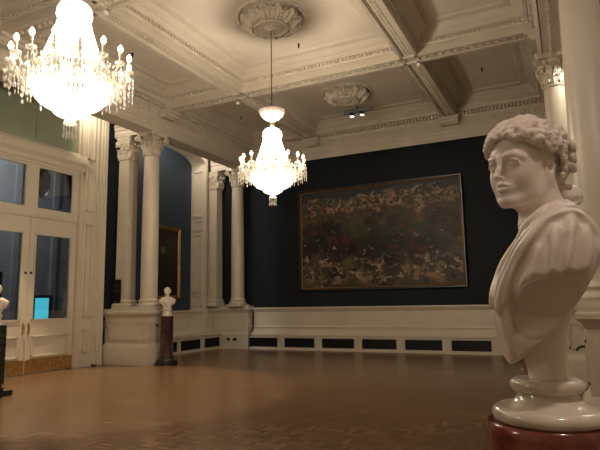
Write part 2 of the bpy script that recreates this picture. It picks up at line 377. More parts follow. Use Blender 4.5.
# white niche surround: right jamb pier, spandrel and intrados
nb = MB().box(NX, 0, NY1, 16.32, 0, ZC).box(NX, -.27, 16.32, YB, 0, ZC)
poly = [(NY1, ZC), (NY1, A[0][1])] + A[1:-1] + [(NY0, A[-1][1]), (NY0, ZC)]
nf = MB(); n = len(poly)
for i in range(1, n - 2):
    a, b = poly[i], poly[i + 1]
    for (x, flip) in ((0, 0), (NX, 1)):
        q = [(x, a[0], a[1]), (x, b[0], b[1]), (x, b[0], ZC), (x, a[0], ZC)]; nf.add(q if flip else q[::-1], [(0, 1, 2, 3)])
    nf.add([(0, a[0], a[1]), (0, b[0], b[1]), (NX, b[0], b[1]), (NX, a[0], a[1])], [(0, 1, 2, 3)])
surround = struct('trim_1', nb, CREAM); nf.build('arch_head', CREAM, surround)
mld = MB(); mld.tube([(.015, y, z) for y, z in A], .03, 6); mld.box(0, .04, NY1 - .0, NY1 + .10, 1.4, A[0][1]); mld.box(-.27, -.24, 16.5, 16.54, 1.4, 6.4)
mld.build('moulding', CREAM, surround)
def panel_y(mb, y, x0, x1, z0, z1, t=.03, p=.022):   # raised frame on a face looking to -Y
    mb.box(x0, x1, y - p, y, z0, z0 + t).box(x0, x1, y - p, y, z1 - t, z1).box(x0, x0 + t, y - p, y, z0, z1).box(x1 - t, x1, y - p, y, z0, z1)
def panel_x(mb, x, y0, y1, z0, z1, t=.03, p=.022):
    mb.box(x, x + p, y0, y1, z0, z0 + t).box(x, x + p, y0, y1, z1 - t, z1).box(x, x + p, y0, y0 + t, z0, z1).box(x, x + p, y1 - t, y1, z0, z1)
jp = MB()
for z0, z1 in ((1.5, 1.9), (2.0, 4.1), (4.25, 4.6), (4.75, 6.45)): panel_y(jp, NY1, NX + .12, -.12, z0, z1, .035, .03)
jp.build('jamb_panel', CREAM, surround)

# ------------------------------------------------------------------ entablatures
ENT = [(.12, 6.48), (.12, 6.56), (.135, 6.57), (.135, 6.68), (.155, 6.69), (.155, 6.78), (.19, 6.81), (.205, 6.85), (.205, 6.87), (.125, 6.885), (.125, 7.13),
       (.15, 7.14), (.17, 7.17), (.17, 7.305), (.29, 7.31), (.33, 7.34), (.345, 7.38), (.345, 7.70)]
def extr(mb, prof, f, a, b):
    n = len(prof); vs = [f(a, d, z) for d, z in prof] + [f(b, d, z) for d, z in prof]
    return mb.add(vs, [(i, i + 1, n + i + 1, n + i) for i in range(n - 1)])
def run_items(a, b, step, fn):
    n = max(1, int((b - a) / step)); st = (b - a) / n
    for i in range(n): fn(a + st * (i + .5))
def frieze_orn(mb, pos, a, b, z=7.01, cell=.40):
    """anthemion / scroll ornament; pos(s, out, z) -> 3D"""
    n = int((b - a) / cell); st = (b - a) / n
    for i in range(n):
        c = a + st * (i + .5); s = 1 if i % 2 else -1
        pts = []
        for k in range(13):
            t = k / 12; an = s * (pi * 1.75 * t - pi * .5); rr = .105 * (1 - .72 * t)
            pts.append(pos(c + rr * cos(an), .012, z + rr * sin(an)))
        mb.tube(pts, [.023 * (1 - .3 * k / 12) for k in range(13)], 5)
        p = pos(c + st * .5, .012, z); mb.sph(p, .026, 6, 4)
        for dz in (-.07, .07): mb.sph(pos(c + st * .5, .012, z + dz), .018, 5, 4)
def entab(name, pos, a, b, z_soffit=None, xsolid=None, dent=True, extra=None):
    body = MB(); extr(body, ENT, pos, a, b)
    if xsolid: body.box(xsolid[0], xsolid[1], a, b, 6.48, ZC)
    o = struct(name, body, PLASTER, 30)
    d = MB()
    def one(s):
        q = [pos(s - .029, .17, 7.20), pos(s + .029, .17, 7.20), pos(s + .029, .275, 7.20), pos(s - .029, .275, 7.20)]
        t = [tuple(p[:2]) + (7.30,) for p in q]; d.add(q + t, [(0, 1, 2, 3), (4, 5, 6, 7), (0, 1, 5, 4), (1, 2, 6, 5), (2, 3, 7, 6), (3, 0, 4, 7)])
    run_items(a + .01, b - .01, .105, one)
    d.build('dentil_course', PLASTER, o, 0)
    fr = MB(); frieze_orn(fr, lambda s, e, z: pos(s, .125 + e * 2.2, z), a + .1, b - .1); fr.build('frieze_scrollwork', PLASTER, o)
    bd = MB(); run_items(a, b, .06, lambda s: bd.sph(pos(s, .20, 6.83), .014, 5, 4)); bd.build('bead_course', PLASTER, o)
    return o
EY = YB - .1
entab('trim_2', lambda s, d, z: (s, EY - d, z), 0.0, XR)
t3 = entab('trim_3', lambda s, d, z: (1.43 + d, s, z), 4.6, YB - .2, xsolid=(.98, 1.5))
ret = MB()
for y0, y1 in ((11.66, 12.10), (16.50, 16.86)):
    ret.box(.004, .99, y0, y1, 6.50, ZC - .01)
    for g, z0, z1 in ((.02, 6.56, 6.68), (.04, 6.70, 6.80), (.08, 6.81, 6.87), (.06, 7.15, 7.22), (.12, 7.3, 7.4)): ret.box(.006, .985, y0 - g * .7, y1 + min(g, .06), z0, z1)
ret.build('cross_entablature', PLASTER, t3, 0)
entab('trim_4', lambda s, d, z: (11.75 - d, s, z), 4.6, YB - .2, xsolid=(11.65, 12.2))
# soffit beads under the right-hand entablature
sb = MB()
for x in (11.80, 12.06): run_items(6, 16.6, .12, lambda s: sb.sph((x, s, 6.475), .035, 6, 4))
so = sb.build('soffit_beading', PLASTER, None); so.parent = bpy.data.objects['trim_4']

# ------------------------------------------------------------------ ceiling: panel, beams, coffer mouldings
ceil = struct('ceiling', MB().box(-.9, XR + .3, YF, YB, ZC, ZC + .3), PANEL)
BX = [(3.92, 4.33), (8.62, 9.03)]; BYs = [(11.86, 12.28), (6.75, 7.17), (1.6, 2.02)]
BZ = 7.15
def ball_row(mb, axis, a, b, c, z, step=.1, r=.03):
    run_items(a, b, step, lambda s: mb.sph((c, s, z) if axis == 'y' else (s, c, z), r, 6, 4))
for x0, x1 in BX:
    b = MB().box(x0 + .01, x1 - .01, YF, EY - .3, BZ + .045, ZC)
    for (p, q) in ((x0, x0 + .075), (x1 - .075, x1)): b.box(p, q, YF, EY - .3, BZ, BZ + .09)
    b.box(x0 + .075, x0 + .1, YF, EY - .3, BZ + .02, BZ + .05).box(x1 - .1, x1 - .075, YF, EY - .3, BZ + .02, BZ + .05)
    o = b.build('ceiling_beam', PLASTER, ceil, 0)
    orn = MB(); cx = (x0 + x1) / 2
    segs = [(2.1, 6.7), (7.22, 11.82), (12.33, 16.4)]
    for s0, s1 in segs:
        run_items(s0, s1, .14, lambda s: (orn.sph((cx, s, BZ + .045), .035, 7, 4, .7), [orn.sph((cx + .055 * cos(k * pi / 2 + pi / 4), s + .055 * sin(k * pi / 2 + pi / 4), BZ + .045), .026, 5, 4) for k in range(4)]))
    orn.build('beam_guilloche', PLASTER, o)
for y0, y1 in BYs:
    b = MB().box(1.6, 11.6, y0 + .01, y1 - .01, BZ + .035, ZC)
    for p, q in ((y0, y0 + .09), (y1 - .09, y1)): b.box(1.6, 11.6, p, q, BZ, BZ + .09)
    o = b.build('cross_beam', PLASTER, ceil, 0)
    orn = MB(); cy = (y0 + y1) / 2
    for s0, s1 in ((2.0, 3.88), (4.38, 8.58), (9.08, 11.2)): run_items(s0, s1, .17, lambda s: (orn.sph((s, cy, BZ + .02), .055, 7, 4, .7), orn.sph((s + .085, cy - .05, BZ + .03), .02, 5, 4), orn.sph((s + .085, cy + .05, BZ + .03), .02, 5, 4)))
    orn.build('beam_rosette_row', PLASTER, o)
COF = [(.005, 7.325), (.005, 7.36), (.03, 7.38), (.03, 7.47), (.08, 7.49), (.12, 7.53), (.16, 7.55), (.16, 7.57), (.22, 7.60), (.28, 7.64), (.30, 7.66), (.44, 7.66), (.47, 7.675), (.50, 7.70)]
def coffer(x0, x1, y0, y1, sides='NSEW'):
    m = MB().rect_loft(COF, x0, x1, y0, y1, True, False); o = m.build('coffer_moulding', PLASTER, ceil, 30)
    d = MB(); z0, z1 = 7.39, 7.455
    def dx(yc, s): run_items(x0 + .05, x1 - .05, .10, lambda q: d.box(q - .027, q + .027, yc, yc + s * .045, z0, z1))
    def dy(xc, s): run_items(y0 + .05, y1 - .05, .10, lambda q: d.box(xc, xc + s * .045, q - .027, q + .027, z0, z1))
    if 'S' in sides: dx(y0 + .03, 1)
    if 'N' in sides: dx(y1 - .03, -1)
    if 'W' in sides: dy(x0 + .03, 1)
    if 'E' in sides: dy(x1 - .03, -1)
    d.build('coffer_dentils', PLASTER, o, 0)
XL_E, XR_E = 1.765, 11.415
for (y0, y1, s) in ((12.28, EY - .335, 'NSEW'), (7.17, 11.86, 'NSEW'), (2.02, 6.75, 'NSEW')):
    coffer(XL_E, BX[0][0], y0, y1, s); coffer(BX[0][1], BX[1][0], y0, y1, s); coffer(BX[1][1], XR_E, y0, y1, s)
# brackets where the beams land on the entablature, crossing studs
br = MB()
def bracket(cx, cy, dx, dy, ax):
    w_ = .26
    for (a, z0, z1, g) in ((.34, 7.07, 7.16, .03), (.27, 6.98, 7.07, 0), (.20, 6.93, 6.98, 0)):
        if ax == 'y': br.box(cx - w_ - g, cx + w_ + g, cy, cy - a, z0, z1)
        else: br.box(cx, cx + dx * a, cy - w_ - g, cy + w_ + g, z0, z1)
for x0, x1 in BX: bracket((x0 + x1) / 2, EY - .12, 0, -1, 'y')
for y0, y1 in BYs[:2]: bracket(1.54, (y0 + y1) / 2, 1, 0, 'x'); bracket(11.64, (y0 + y1) / 2, -1, 0, 'x')
br.build('beam_bracket', PLASTER, ceil, 0)
for (x, y) in ((3.86, 12.36), (8.96, 12.30), (4.25, 7.12)):
    s_ = MB().lathe([(.001, -.07), (.03, -.065), (.05, -.04), (.055, -.01), (.05, .012)], (0, 0, 0), 12)
    o = s_.build('smoke_detector', mat('detector_plastic', (.8, .76, .68), .4) if 'detector_plastic' not in bpy.data.materials else bpy.data.materials['detector_plastic'], None)
    o.location = (x, y, BZ - .012)
    tag(o, {3.86: 'small white round detector on the left crossing of the ceiling beams, above the smaller chandelier', 8.96: 'small white round detector on the right crossing of the ceiling beams', 4.25: 'small white round detector on the beam crossing just right of the large chandelier top'}[x], 'detector', 'detectors on the beam crossings')
for i, (x, y) in enumerate(((6.41, 11.05), (2.45, 14.75), (10.1, 14.6), (2.63, 9.55))):
    s_ = MB().lathe([(.02, 0), (.025, -.05), (.012, -.06), (.022, -.10), (.004, -.12)], (0, 0, 0), 8)
    o = s_.build('sprinkler_head', IRON, None); o.location = (x, y, ZC)
    tag(o, ['small dark sprinkler head in the bright central ceiling panel right of the carved rose', 'small dark sprinkler head in the far left ceiling panel', 'small dark sprinkler head in the far right ceiling panel', 'small dark sprinkler head in the left ceiling panel beside the large chandelier'][i], 'sprinkler', 'ceiling sprinkler heads')

# ------------------------------------------------------------------ ceiling roses
def make_rose():
    t = thing('ceiling_rose', 'round carved plaster ceiling rose with acanthus leaves above the smaller chandelier', 'ceiling rose', (CH2[0], CH2[1], ZC), 'carved ceiling roses')
    MB().lathe([(.76, 0), (.76, -.02), (.73, -.045), (.70, -.04), (.68, -.01), (.64, -.0), (.52, -.10), (.42, -.20), (.38, -.25), (.38, -.285), (.345, -.30), (.31, -.285), (.30, -.27), (.16, -.27), (.15, -.29), (.11, -.30), (.06, -.33), (.001, -.34)], (0, 0, 0), 64, False).build('rose_body', PLASTER, t)
    lv = MB()
    for k in range(12):
        a0 = 2 * pi * (k + .5) / 12; st = len(lv.v); rows, cols = 9, 7; vs = []
        for i in range(rows):
            u = i / (rows - 1); wd = .125 * (sin(pi * min(u * .86 + .12, 1)) ** .7) * (1 + .22 * cos(u * 22))
            r = .42 + .25 * u; z = -.235 + .20 * u - .055 * sin(pi * u) - (.035 if u > .8 else 0)
            for j in range(cols):
                v = (j / (cols - 1) - .5) * 2; zz = z - .058 * (1 - abs(v)) - .022 * cos(v * 9); an = a0 + v * wd / r
                vs.append((r * cos(an), r * sin(an), zz))
        lv.add(vs, [(i * cols + j, i * cols + j + 1, (i + 1) * cols + j + 1, (i + 1) * cols + j) for i in range(rows - 1) for j in range(cols - 1)])
        for sgn in (-1, 1):     # scrolls either side of each leaf
            pts = []
            for q in range(15):
                tt = q / 14; rr = .055 * (1 - .8 * tt); th = sgn * tt * 3.6 * pi * .8 + a0; cxx, cyy = .585 * cos(a0 + sgn * .17), .585 * sin(a0 + sgn * .17)
                pts.append((cxx + rr * cos(th), cyy + rr * sin(th), -.15 - .04 * tt))
            lv.tube(pts, .019, 5)
        a1 = a0 + pi / 12
        lv.tube([(.46 * cos(a1), .46 * sin(a1), -.22), (.55 * cos(a1), .55 * sin(a1), -.16), (.63 * cos(a1), .63 * sin(a1), -.08)], [.03, .022, .03], 6)
    bd = lv
    for k in range(44): a = 2 * pi * k / 44; bd.sph((.72 * cos(a), .72 * sin(a), -.05), .022, 6, 4)
    for k in range(30): a = 2 * pi * k / 30; bd.sph((.265 * cos(a), .265 * sin(a), -.28), .018, 6, 4)
    for k in range(14): a = 2 * pi * k / 14; bd.sph((.20 * cos(a), .20 * sin(a), -.275), .028, 6, 4)
    lv.build('rose_leafwork', PLASTER, t); return t
rose = make_rose()
r2 = copy_tree(rose); r2.location = (6.30, 14.45, ZC); r2['label'] = 'round carved plaster ceiling rose near the far wall with the spotlight bar beside it'
t = thing('ceiling_spotlight_bar', 'dark ceiling spotlight bar with two lit white lamps beside the far ceiling rose', 'spotlight', (6.42, 14.98, 7.22))
MB().box(-.42, .42, -.05, .05, 0, .10).build('track', mat('grey_metal', (.14, .15, .17), .5), t)
MB().box(-.02, .02, -.02, .02, .10, ZC - 7.22).build('hanger', IRON, t)
for x in (-.17, .15):
    h = MB().lathe([(.06, .0), (.075, -.05), (.08, -.10), (.072, -.10)], (x, 0, 0), 16).build('lamp_head', BLACKP, t)
    MB().lathe([(.001, -.106), (.05, -.102), (.066, -.098)], (x, 0, 0), 16, False).build('lamp_lens', LED, h)

# ------------------------------------------------------------------ dado along back wall with bench and black grilles
bench = MB()
prof_back = [(0, 1.43), (.16, 1.43), (.17, 1.40), (.15, 1.36), (.12, 1.33), (.10, 1.28), (.09, 1.27), (.09, .82), (.11, .80), (.13, .76), (.10, .73), (.10, .66), (.16, .62), (.24, .56), (.28, .52), (.28, .47), (.25, .455), (.25, .43)]
extr(bench, prof_back, lambda s, d, z: (s, YB - d, z), 1.60, XR)
GX = [(1.49 + 1.398 * i, 2.62 + 1.398 * i) for i in range(8)]
yb = YB - .25
xs = 0.3
for g0, g1 in GX: bench.box(xs, g0, yb, YB - .05, 0, .43); xs = g1
bench.box(xs, XR, yb, YB - .05, 0, .43); bench.box(1.45, XR, yb - .004, YB - .05, 0, .09).box(1.45, XR, yb - .004, YB - .05, .40, .436).box(.30, 1.49, 16.66, YB, 0, .452).box(.28, 1.50, 16.645, YB, .452, .50)
dado = struct('trim_5', bench, CREAM, 30)
def grille(x0, x1, y0, y1, z0, z1, par, axis):
    g = MB()
    if axis == 'y':
        g.box(x0, x1, y0 + .06, y0 + .08, z0, z1); n = int((x1 - x0) / .03)
        for i in range(n): x = x0 + (x1 - x0) * (i + .5) / n; g.box(x - .005, x + .005, y0 + .03, y0 + .05, z0, z1)
        for i in range(6): z = z0 + (z1 - z0) * (i + .5) / 6; g.box(x0, x1, y0 + .025, y0 + .035, z - .006, z + .006)
    else:
        g.box(x1 - .08, x1 - .06, y0, y1, z0, z1); n = int((y1 - y0) / .03)
        for i in range(n): y = y0 + (y1 - y0) * (i + .5) / n; g.box(x1 - .05, x1 - .03, y - .005, y + .005, z0, z1)
        for i in range(6): z = z0 + (z1 - z0) * (i + .5) / 6; g.box(x1 - .035, x1 - .025, y0, y1, z - .006, z + .006)
    return g.build('black_grille', GRILLE, par, 0)
for g0, g1 in GX: grille(g0, g1, yb, yb + .05, .09, .40, dado, 'y')
# niche dado and bench on the left
b2 = MB(); extr(b2, [(0, 1.38), (.09, 1.38), (.10, 1.35), (.06, 1.30), (.04, 1.26), (.04, .74), (.07, .71), (.07, .64), (.10, .60)], lambda s, d, z: (NX + d, s, z), NY0, NY1)
for y0, y1 in ((12.6, 14.2), (14.35, 16.0)): panel_x(b2, NX + .04, y0, y1, .80, 1.20)
b2.box(NX, .33, NY0, 16.62, .56, .60).box(NX, .36, NY0, 16.62, .50, .56)
extr(b2, [(0.0, 1.38), (.09, 1.38), (.10, 1.35), (.06, 1.30), (.04, 1.26), (.04, .60)], lambda s, d, z: (d, s, z), NY1, 16.6)
b2.box(0.0, .10, NY1 - .04, NY1 + .12, .6, 1.40); b2.box(NX, 0, NY1 - .06, NY1, .6, .74); b2.box(NX, .0, NY1 - .08, NY1, 1.30, 1.40)
GY = [(12.5, 13.0), (13.2, 14.32), (14.48, 15.57), (15.78, 16.62)]
ys = NY0
for g0, g1 in GY: b2.box(.18, .30, ys, g0, 0, .5); ys = g1
b2.box(.05, .304, NY0, 16.66, 0, .09).box(.05, .304, NY0, 16.66, .41, .5)
nd = struct('trim_6', b2, CREAM, 30)
for g0, g1 in GY: grille(.05, .30, g0, g1, .09, .41, nd, 'x')
for x, l in ((.68, 'left'), (.95, 'right')):
    o = MB().box(x - .07, x + .07, 16.648, 16.66, .29, .38).build('socket_plate', PLATEM, None)
    MB().box(x - .05, x - .01, 16.644, 16.648, .31, .36).box(x + .01, x + .05, 16.644, 16.648, .31, .36).build('socket_insert', BLACKP, o)
    tag(o, f'{l} one of two dark socket plates low on the white dado, far left corner', 'socket', 'socket plates in the far left corner')

# ================================================================== COLUMNS, PIERS, PEDESTALS
def leaf(mb, P, w0, h, curl, ang, rows=9, cols=7):
    """acanthus leaf: P(s, out, z) maps lateral, outward, height"""
    vs = []
    for i in range(rows):
        u = i / (rows - 1)
        wd = w0 * (.62 + .5 * sin(pi * u) ** .8 - .42 * u ** 3) * (1 + .16 * cos(u * 6 * pi))
        if u < .72: z = h * u / .86; out = .012 + .10 * curl * u
        else: t = (u - .72) / .28; an = t * pi * .95; z = h * .72 / .86 + curl * .30 * sin(an) ; out = .012 + .10 * curl * .72 + curl * .42 * (1 - cos(an)) * .8
        for j in range(cols):
            v = (j / (cols - 1) - .5) * 2
            vs.append(P(v * wd, out + .018 * (1 - abs(v)) + .010 * cos(v * 8), z - .02 * abs(v) * u))
    mb.add(vs, [(i * cols + j, i * cols + j + 1, (i + 1) * cols + j + 1, (i + 1) * cols + j) for i in range(rows - 1) for j in range(cols - 1)])
def capital(mb_leaf, mb_core, r, z0, H, square=None):
    """square=(hx,hy) half sizes for a pier, else round with radius r"""
    hx, hy = square or (r, r)
    rr_ = r * .98
    if square is None:
        mb_core.lathe([(rr_ * 1.0, z0), (rr_ * 1.13, z0 + .012), (rr_ * 1.15, z0 + .03), (rr_ * 1.10, z0 + .05), (rr_, z0 + .06), (rr_ * .98, z0 + H * .5), (rr_ * 1.12, z0 + H * .78), (rr_ * 1.30, z0 + H * .86)], (0, 0, 0), 32)
    else:
        mb_core.rect_loft([(0, z0), (.03, z0 + .015), (.03, z0 + .04), (0, z0 + .06), (0, z0 + H * .6), (.05, z0 + H * .86)], -hx, hx, -hy, hy)
    # abacus, concave sides
    A_ = []; ex, ey = hx * 1.62, hy * 1.62
    if square: ex, ey = hx + .085, hy + .085
    for k in range(4):
        c0 = [(ex, ey), (-ex, ey), (-ex, -ey), (ex, -ey)][k]; c1 = [(-ex, ey), (-ex, -ey), (ex, -ey), (ex, ey)][k]
        for q in range(9):
            t = .07 + .86 * q / 8; bow = .17 * 4 * (t - .07) * (.93 - t) / .74; x = c0[0] + (c1[0] - c0[0]) * t; y = c0[1] + (c1[1] - c0[1]) * t
            A_.append((x * (1 - bow) if abs(c0[0] - c1[0]) < 1e-6 else x, y * (1 - bow) if abs(c0[1] - c1[1]) < 1e-6 else y))
    for za, zb, g in ((H * .87, H * .93, .94), (H * .93, H * 1.0, 1.0)):
        mb_core.prism(A_, lambda p, e: (p[0] * g, p[1] * g, z0 + (zb if e else za)))
    def place(ang):
        if square is None: return (r * cos(ang), r * sin(ang)), (cos(ang), sin(ang))
        c, s = cos(ang), sin(ang); k = 1 / max(abs(c) / hx, abs(s) / hy); n_ = (np.sign(c), 0) if abs(c) / hx > abs(s) / hy + .01 else ((0, np.sign(s)) if abs(s) / hy > abs(c) / hx + .01 else (c, s))
        return (c * k, s * k), n_
    for row, (n_, off, zz, hh, cu) in enumerate(((8, 0, .055, H * .40, .12), (8, pi / 8, .10, H * .62, .15))):
        for k in range(n_):
            an = 2 * pi * k / n_ + off; (bx, by), (nx_, ny_) = place(an); tx, ty = -ny_, nx_
            leaf(mb_leaf, lambda s, o_, z, bx=bx, by=by, nx_=nx_, ny_=ny_, tx=tx, ty=ty: (bx + tx * s + nx_ * o_, by + ty * s + ny_ * o_, z0 + zz + z), .085 if row == 0 else .075, hh, cu * (r / .22 if square is None else 1), an)
    for k in range(16):
        an = 2 * pi * k / 16; (bx, by), (nx_, ny_) = place(an); tx, ty = -ny_, nx_; lo_ = k % 2
        zb = z0 + H * (.36 if lo_ else .60); ob = .075 if lo_ else .10; R1 = .042
        for sg in (-1, 1):
            pts = []
            for q in range(9):
                th = q / 8 * 1.7 * pi; R = R1 * (1 - .6 * q / 8); s_ = sg * (.03 + R * sin(th)); zq = zb + R * cos(th)
                pts.append((bx + nx_ * (ob + .012 * q / 8) + tx * s_, by + ny_ * (ob + .012 * q / 8) + ty * s_, zq))
            mb_leaf.tube(pts, .0105, 5)
    # corner volutes and inner helices
    for k in range(4):
        a = pi / 4 + k * pi / 2; cx_, cy_ = (ex * .90) * np.sign(cos(a)), (ey * .90) * np.sign(sin(a)); L_ = math.hypot(cx_, cy_); ux, uy = cx_ / L_, cy_ / L_
        pts = []; zc = z0 + H * .74; R0 = .078 if square is None else .055
        sx, sy = cx_ * .62, cy_ * .62
        for q in range(5): t = q / 4; pts.append((sx + (cx_ * .93 - sx) * t, sy + (cy_ * .93 - sy) * t, z0 + H * .48 + (H * .74 + R0 - H * .48) * sin(t * pi / 2)))
        for q in range(1, 20):
            t = q / 19; th = pi / 2 - t * 2.6 * pi; R = R0 * (1 - .82 * t); pts.append((cx_ * .93 + ux * R * cos(th), cy_ * .93 + uy * R * cos(th), zc + R * sin(th)))
        mb_leaf.tube(pts, [.026] * 5 + [.024 - .008 * q / 19 for q in range(1, 20)], 7)
        mb_leaf.sph((cx_ * .93, cy_ * .93, zc), .024, 8, 6)
        fa = k * pi / 2; fx, fy = (ex * .84) * cos(fa), (ey * .84) * sin(fa)      # fleuron in the middle of each side
        for q in range(6): mb_leaf.sph((fx - .035 * sin(fa) * cos(q * pi / 3), fy + .035 * cos(fa) * cos(q * pi / 3), z0 + H * .93 + .035 * sin(q * pi / 3)), .021, 6, 4)
        mb_leaf.sph((fx * 1.03, fy * 1.03, z0 + H * .93), .024, 6, 5)
        for sg in (-1, 1):
            pts = []; cx2, cy2 = (ex * .74) * cos(fa) - sg * .062 * sin(fa), (ey * .74) * sin(fa) + sg * .062 * cos(fa)
            for q in range(14):
                t = q / 13; th = -pi / 2 + sg * 0 + t * 2.2 * pi; R = .05 * (1 - .75 * t); c_ = -sg * R * cos(th)
                pts.append((cx2 - c_ * sin(fa), cy2 + c_ * cos(fa), z0 + H * .70 + R * sin(th)))
            mb_leaf.tube(pts, .013, 6)
CAPZ, CAPH = 5.80, .68
def make_column(label, rb=.235, rt=.205):
    t = thing('column', label, 'column', (0, 0, 1.5), 'round columns with leafy capitals')
    z = -1.5
    MB().rect_loft([(0, 1.5 + z), (0, 1.56 + z)], -.31, .31, -.31, .31).build('plinth', CREAM, t)
    MB().lathe([(.30, 0.06), (.315, .075), (.325, .10), (.315, .125), (.29, .14), (.275, .145), (.262, .165), (.268, .185), (.285, .195), (.292, .21), (.285, .228), (.26, .235), (rb + .01, .245), (rb, .28)], (0, 0, 0), 48).build('base', CREAM, t)
    pr = []
    for i in range(17): u = i / 16; r = rb - (rb - rt) * (max(0, u - .33) / .67) ** 1.5; pr.append((r, .27 + u * (CAPZ - 1.5 - .27)))
    MB().lathe(pr, (0, 0, 0), 64).build('shaft', CREAM, t, 60)
    a, b = MB(), MB(); capital(a, b, rt, CAPZ - 1.5, CAPH); c = b.build('capital', CREAM, t); a.build('acanthus_leafwork', CREAM, c, 60)
    return t
def make_pier(label, hx=.20, hy=.19):
    t = thing('pier', label, 'pilaster', (0, 0, 1.5), 'square piers with leafy capitals')
    MB().rect_loft([(.06, 0), (.06, .07), (.05, .08), (.06, .10), (.05, .13), (.035, .14), (.03, .165), (.045, .185), (.045, .205), (.02, .225), (.0, .26)], -hx, hx, -hy, hy).build('base', CREAM, t)
    MB().rect_loft([(0, .26), (-.012, CAPZ - 1.5 + .02)], -hx, hx, -hy, hy).build('shaft', CREAM, t)
    a, b = MB(), MB(); capital(a, b, hx, CAPZ - 1.5, CAPH, (hx - .012, hy - .012)); c = b.build('capital', CREAM, t); a.build('acanthus_leafwork', CREAM, c, 60)
    return t
PED = [(.085, 0), (.085, .44), (.07, .47), (.055, .50), (.02, .53), (.0, .56), (0, 1.26), (.02, 1.28), (.03, 1.31), (.07, 1.35), (.09, 1.37), (.09, 1.42), (.07, 1.43), (.045, 1.445), (.045, 1.5)]
def make_pedestal(label, x0, x1, y0, y1, hook=True, wallside='L', low=0):
    t = thing('column_pedestal', label, 'pedestal', (0, 0, 0), 'white pedestals under the column pairs')
    m = MB().rect_loft(PED if not low else [(.02, .50)] + PED[4:], x0, x1, y0, y1); m.build('body', CREAM, t, 30)
    p = MB(); panel_y(p, y0, x0 + .16, x1 - .08, .66, 1.14, .035, .018); xx = x1 if wallside == 'L' else x0
    if wallside == 'L': panel_x(p, x1, y0 + .1, y1 - .1, .66, 1.14, .035, .018)
    else: panel_x(p, x0 - .018, y0 + .1, y1 - .1, .66, 1.14, .035, .018)
    p.build('panel_moulding', CREAM, t, 0)
    if hook:
        s = 1 if wallside == 'L' else -1; xh = x1 if s > 0 else x0; yh = (y0 + y1) / 2
        h = MB().tube([(xh, yh, 1.05), (xh + s * .05, yh, 1.05), (xh + s * .09, yh, 1.03), (xh + s * .10, yh, 1.0)], .012, 8).lathe([(.03, -.006), (.03, .006)], (0, 0, 0), 12)
        h.v[-24:] = [(xh + s * .006 + z_ * 1.0, yh + x_, 1.05 + y_) for x_, y_, z_ in h.v[-24:]]
        h.build('barrier_hook', IRON, t)
    return t
make_pedestal('large white panelled pedestal under the column pair right of the doors', 0.01, 1.53, 11.50, 12.22)
make_pedestal('white pedestal under the column pair in the far left corner', -.16, 1.50, 16.66, 16.98, False, 'L', 1)
make_pedestal('white pedestal edge past the dark stand at the left picture border', 0.01, 1.63, 6.2, 6.98, False)
make_pedestal('white panelled pedestal half hidden behind the large marble bust', 11.50, 13.1, 11.50, 12.22, True, 'R')
make_pedestal('white pedestal at the right picture border under the large round column', 11.89, 13.18, 6.68, 7.35, True, 'R')
col = make_column('round white column right of the doors, behind the small marble bust'); col.location = (1.25, 11.86, 1.5)
c = copy_tree(col); c.location = (1.07, 16.68, 1.5); c['label'] = 'round white column in the far left corner, left of the large painting'
c = copy_tree(col); c.location = (11.80, 11.86, 1.5); c['label'] = 'round white column with leafy capital seen above the large marble bust'
c = copy_tree(col); c.location = (12.13, 7.02, 1.5); c['label'] = 'very large looking round column shaft cropped by the right picture border'
pier = make_pier('square white pier with the black plaque, beside the near left column'); pier.location = (.345, 11.89, 1.5)
c = copy_tree(pier); c.location = (.09, 16.665, 1.5); c['label'] = 'square white pier beside the far left corner column'

pq = MB().box(.06, .40, 11.655, 11.668, 1.66, 2.32).build('wall_plaque', DARK, None); tag(pq, 'black rectangular plaque on the front of the square white pier', 'plaque')
MB().box(.14, .30, 11.652, 11.655, 2.12, 2.20).box(.15, .34, 11.652, 11.655, 1.98, 2.04).build('plaque_print', mat('plaque_print', (.05, .055, .06), .5), pq, 0)
cp = MB().box(0, .05, 11.435, 11.52, .95, 1.18).build('call_point', mat('grey_plastic', (.12, .11, .11), .4), None); tag(cp, 'small alarm call point with a red face on the blue wall beside the door trim', 'call point')
MB().box(.05, .062, 11.45, 11.505, .98, 1.06).build('call_point_face', RED, cp, 0)
ds = MB().prism([(0, 0), (.16, 0), (.16, .015), (0, .05)], lambda p, e: (.08 + .05 * e, 10.98 + p[0], p[1])).build('door_stop', BLACKP, None, 0); tag(ds, 'thin black door wedge on the floor at the foot of the door trim', 'door stop')

# ================================================================== DOORS AND FANLIGHT
cas = MB()
cas.box(-.02, .05, 10.40, 11.32, 0, 7.42)
for y0, y1, p in ((10.40, 10.46, .09), (10.46, 10.50, .07), (10.98, 11.03, .08), (11.03, 11.07, .06), (11.20, 11.32, .11), (11.12, 11.20, .085), (10.56, 10.59, .07)): cas.box(.05, p, y0, y1, 0, 7.42)
for z0, z1 in ((.38, .97), (1.28, 3.79), (4.17, 5.40), (5.62, 7.3)): panel_x(cas, .05, 10.66, 10.88, z0, z1, .03, .035)
cas.box(-.02, .10, 6.75, 7.40, 0, 7.42)
ctrim = [(.0, 5.14), (.05, 5.14), (.05, 5.20), (.08, 5.22), (.08, 5.34), (.11, 5.36), (.17, 5.42), (.17, 5.47), (.10, 5.49), (.10, 5.60), (.07, 5.66), (.0, 5.72)]
extr(cas, ctrim, lambda s, d, z: (d, s, z), 7.40, 10.56)
n0 = len(ctrim); cas.add([(d, 10.56, z) for d, z in ctrim], [tuple(range(n0))])
struct('trim_7', cas, CREAM, 30)
fan = struct('window_1', MB().box(-.06, -.02, 7.4, 10.4, 5.7, 7.42), GREEN)
MB().box(-.02, .0, 9.02, 9.07, 5.7, 7.42).build('glazing_bar', GREEN, fan, 0)
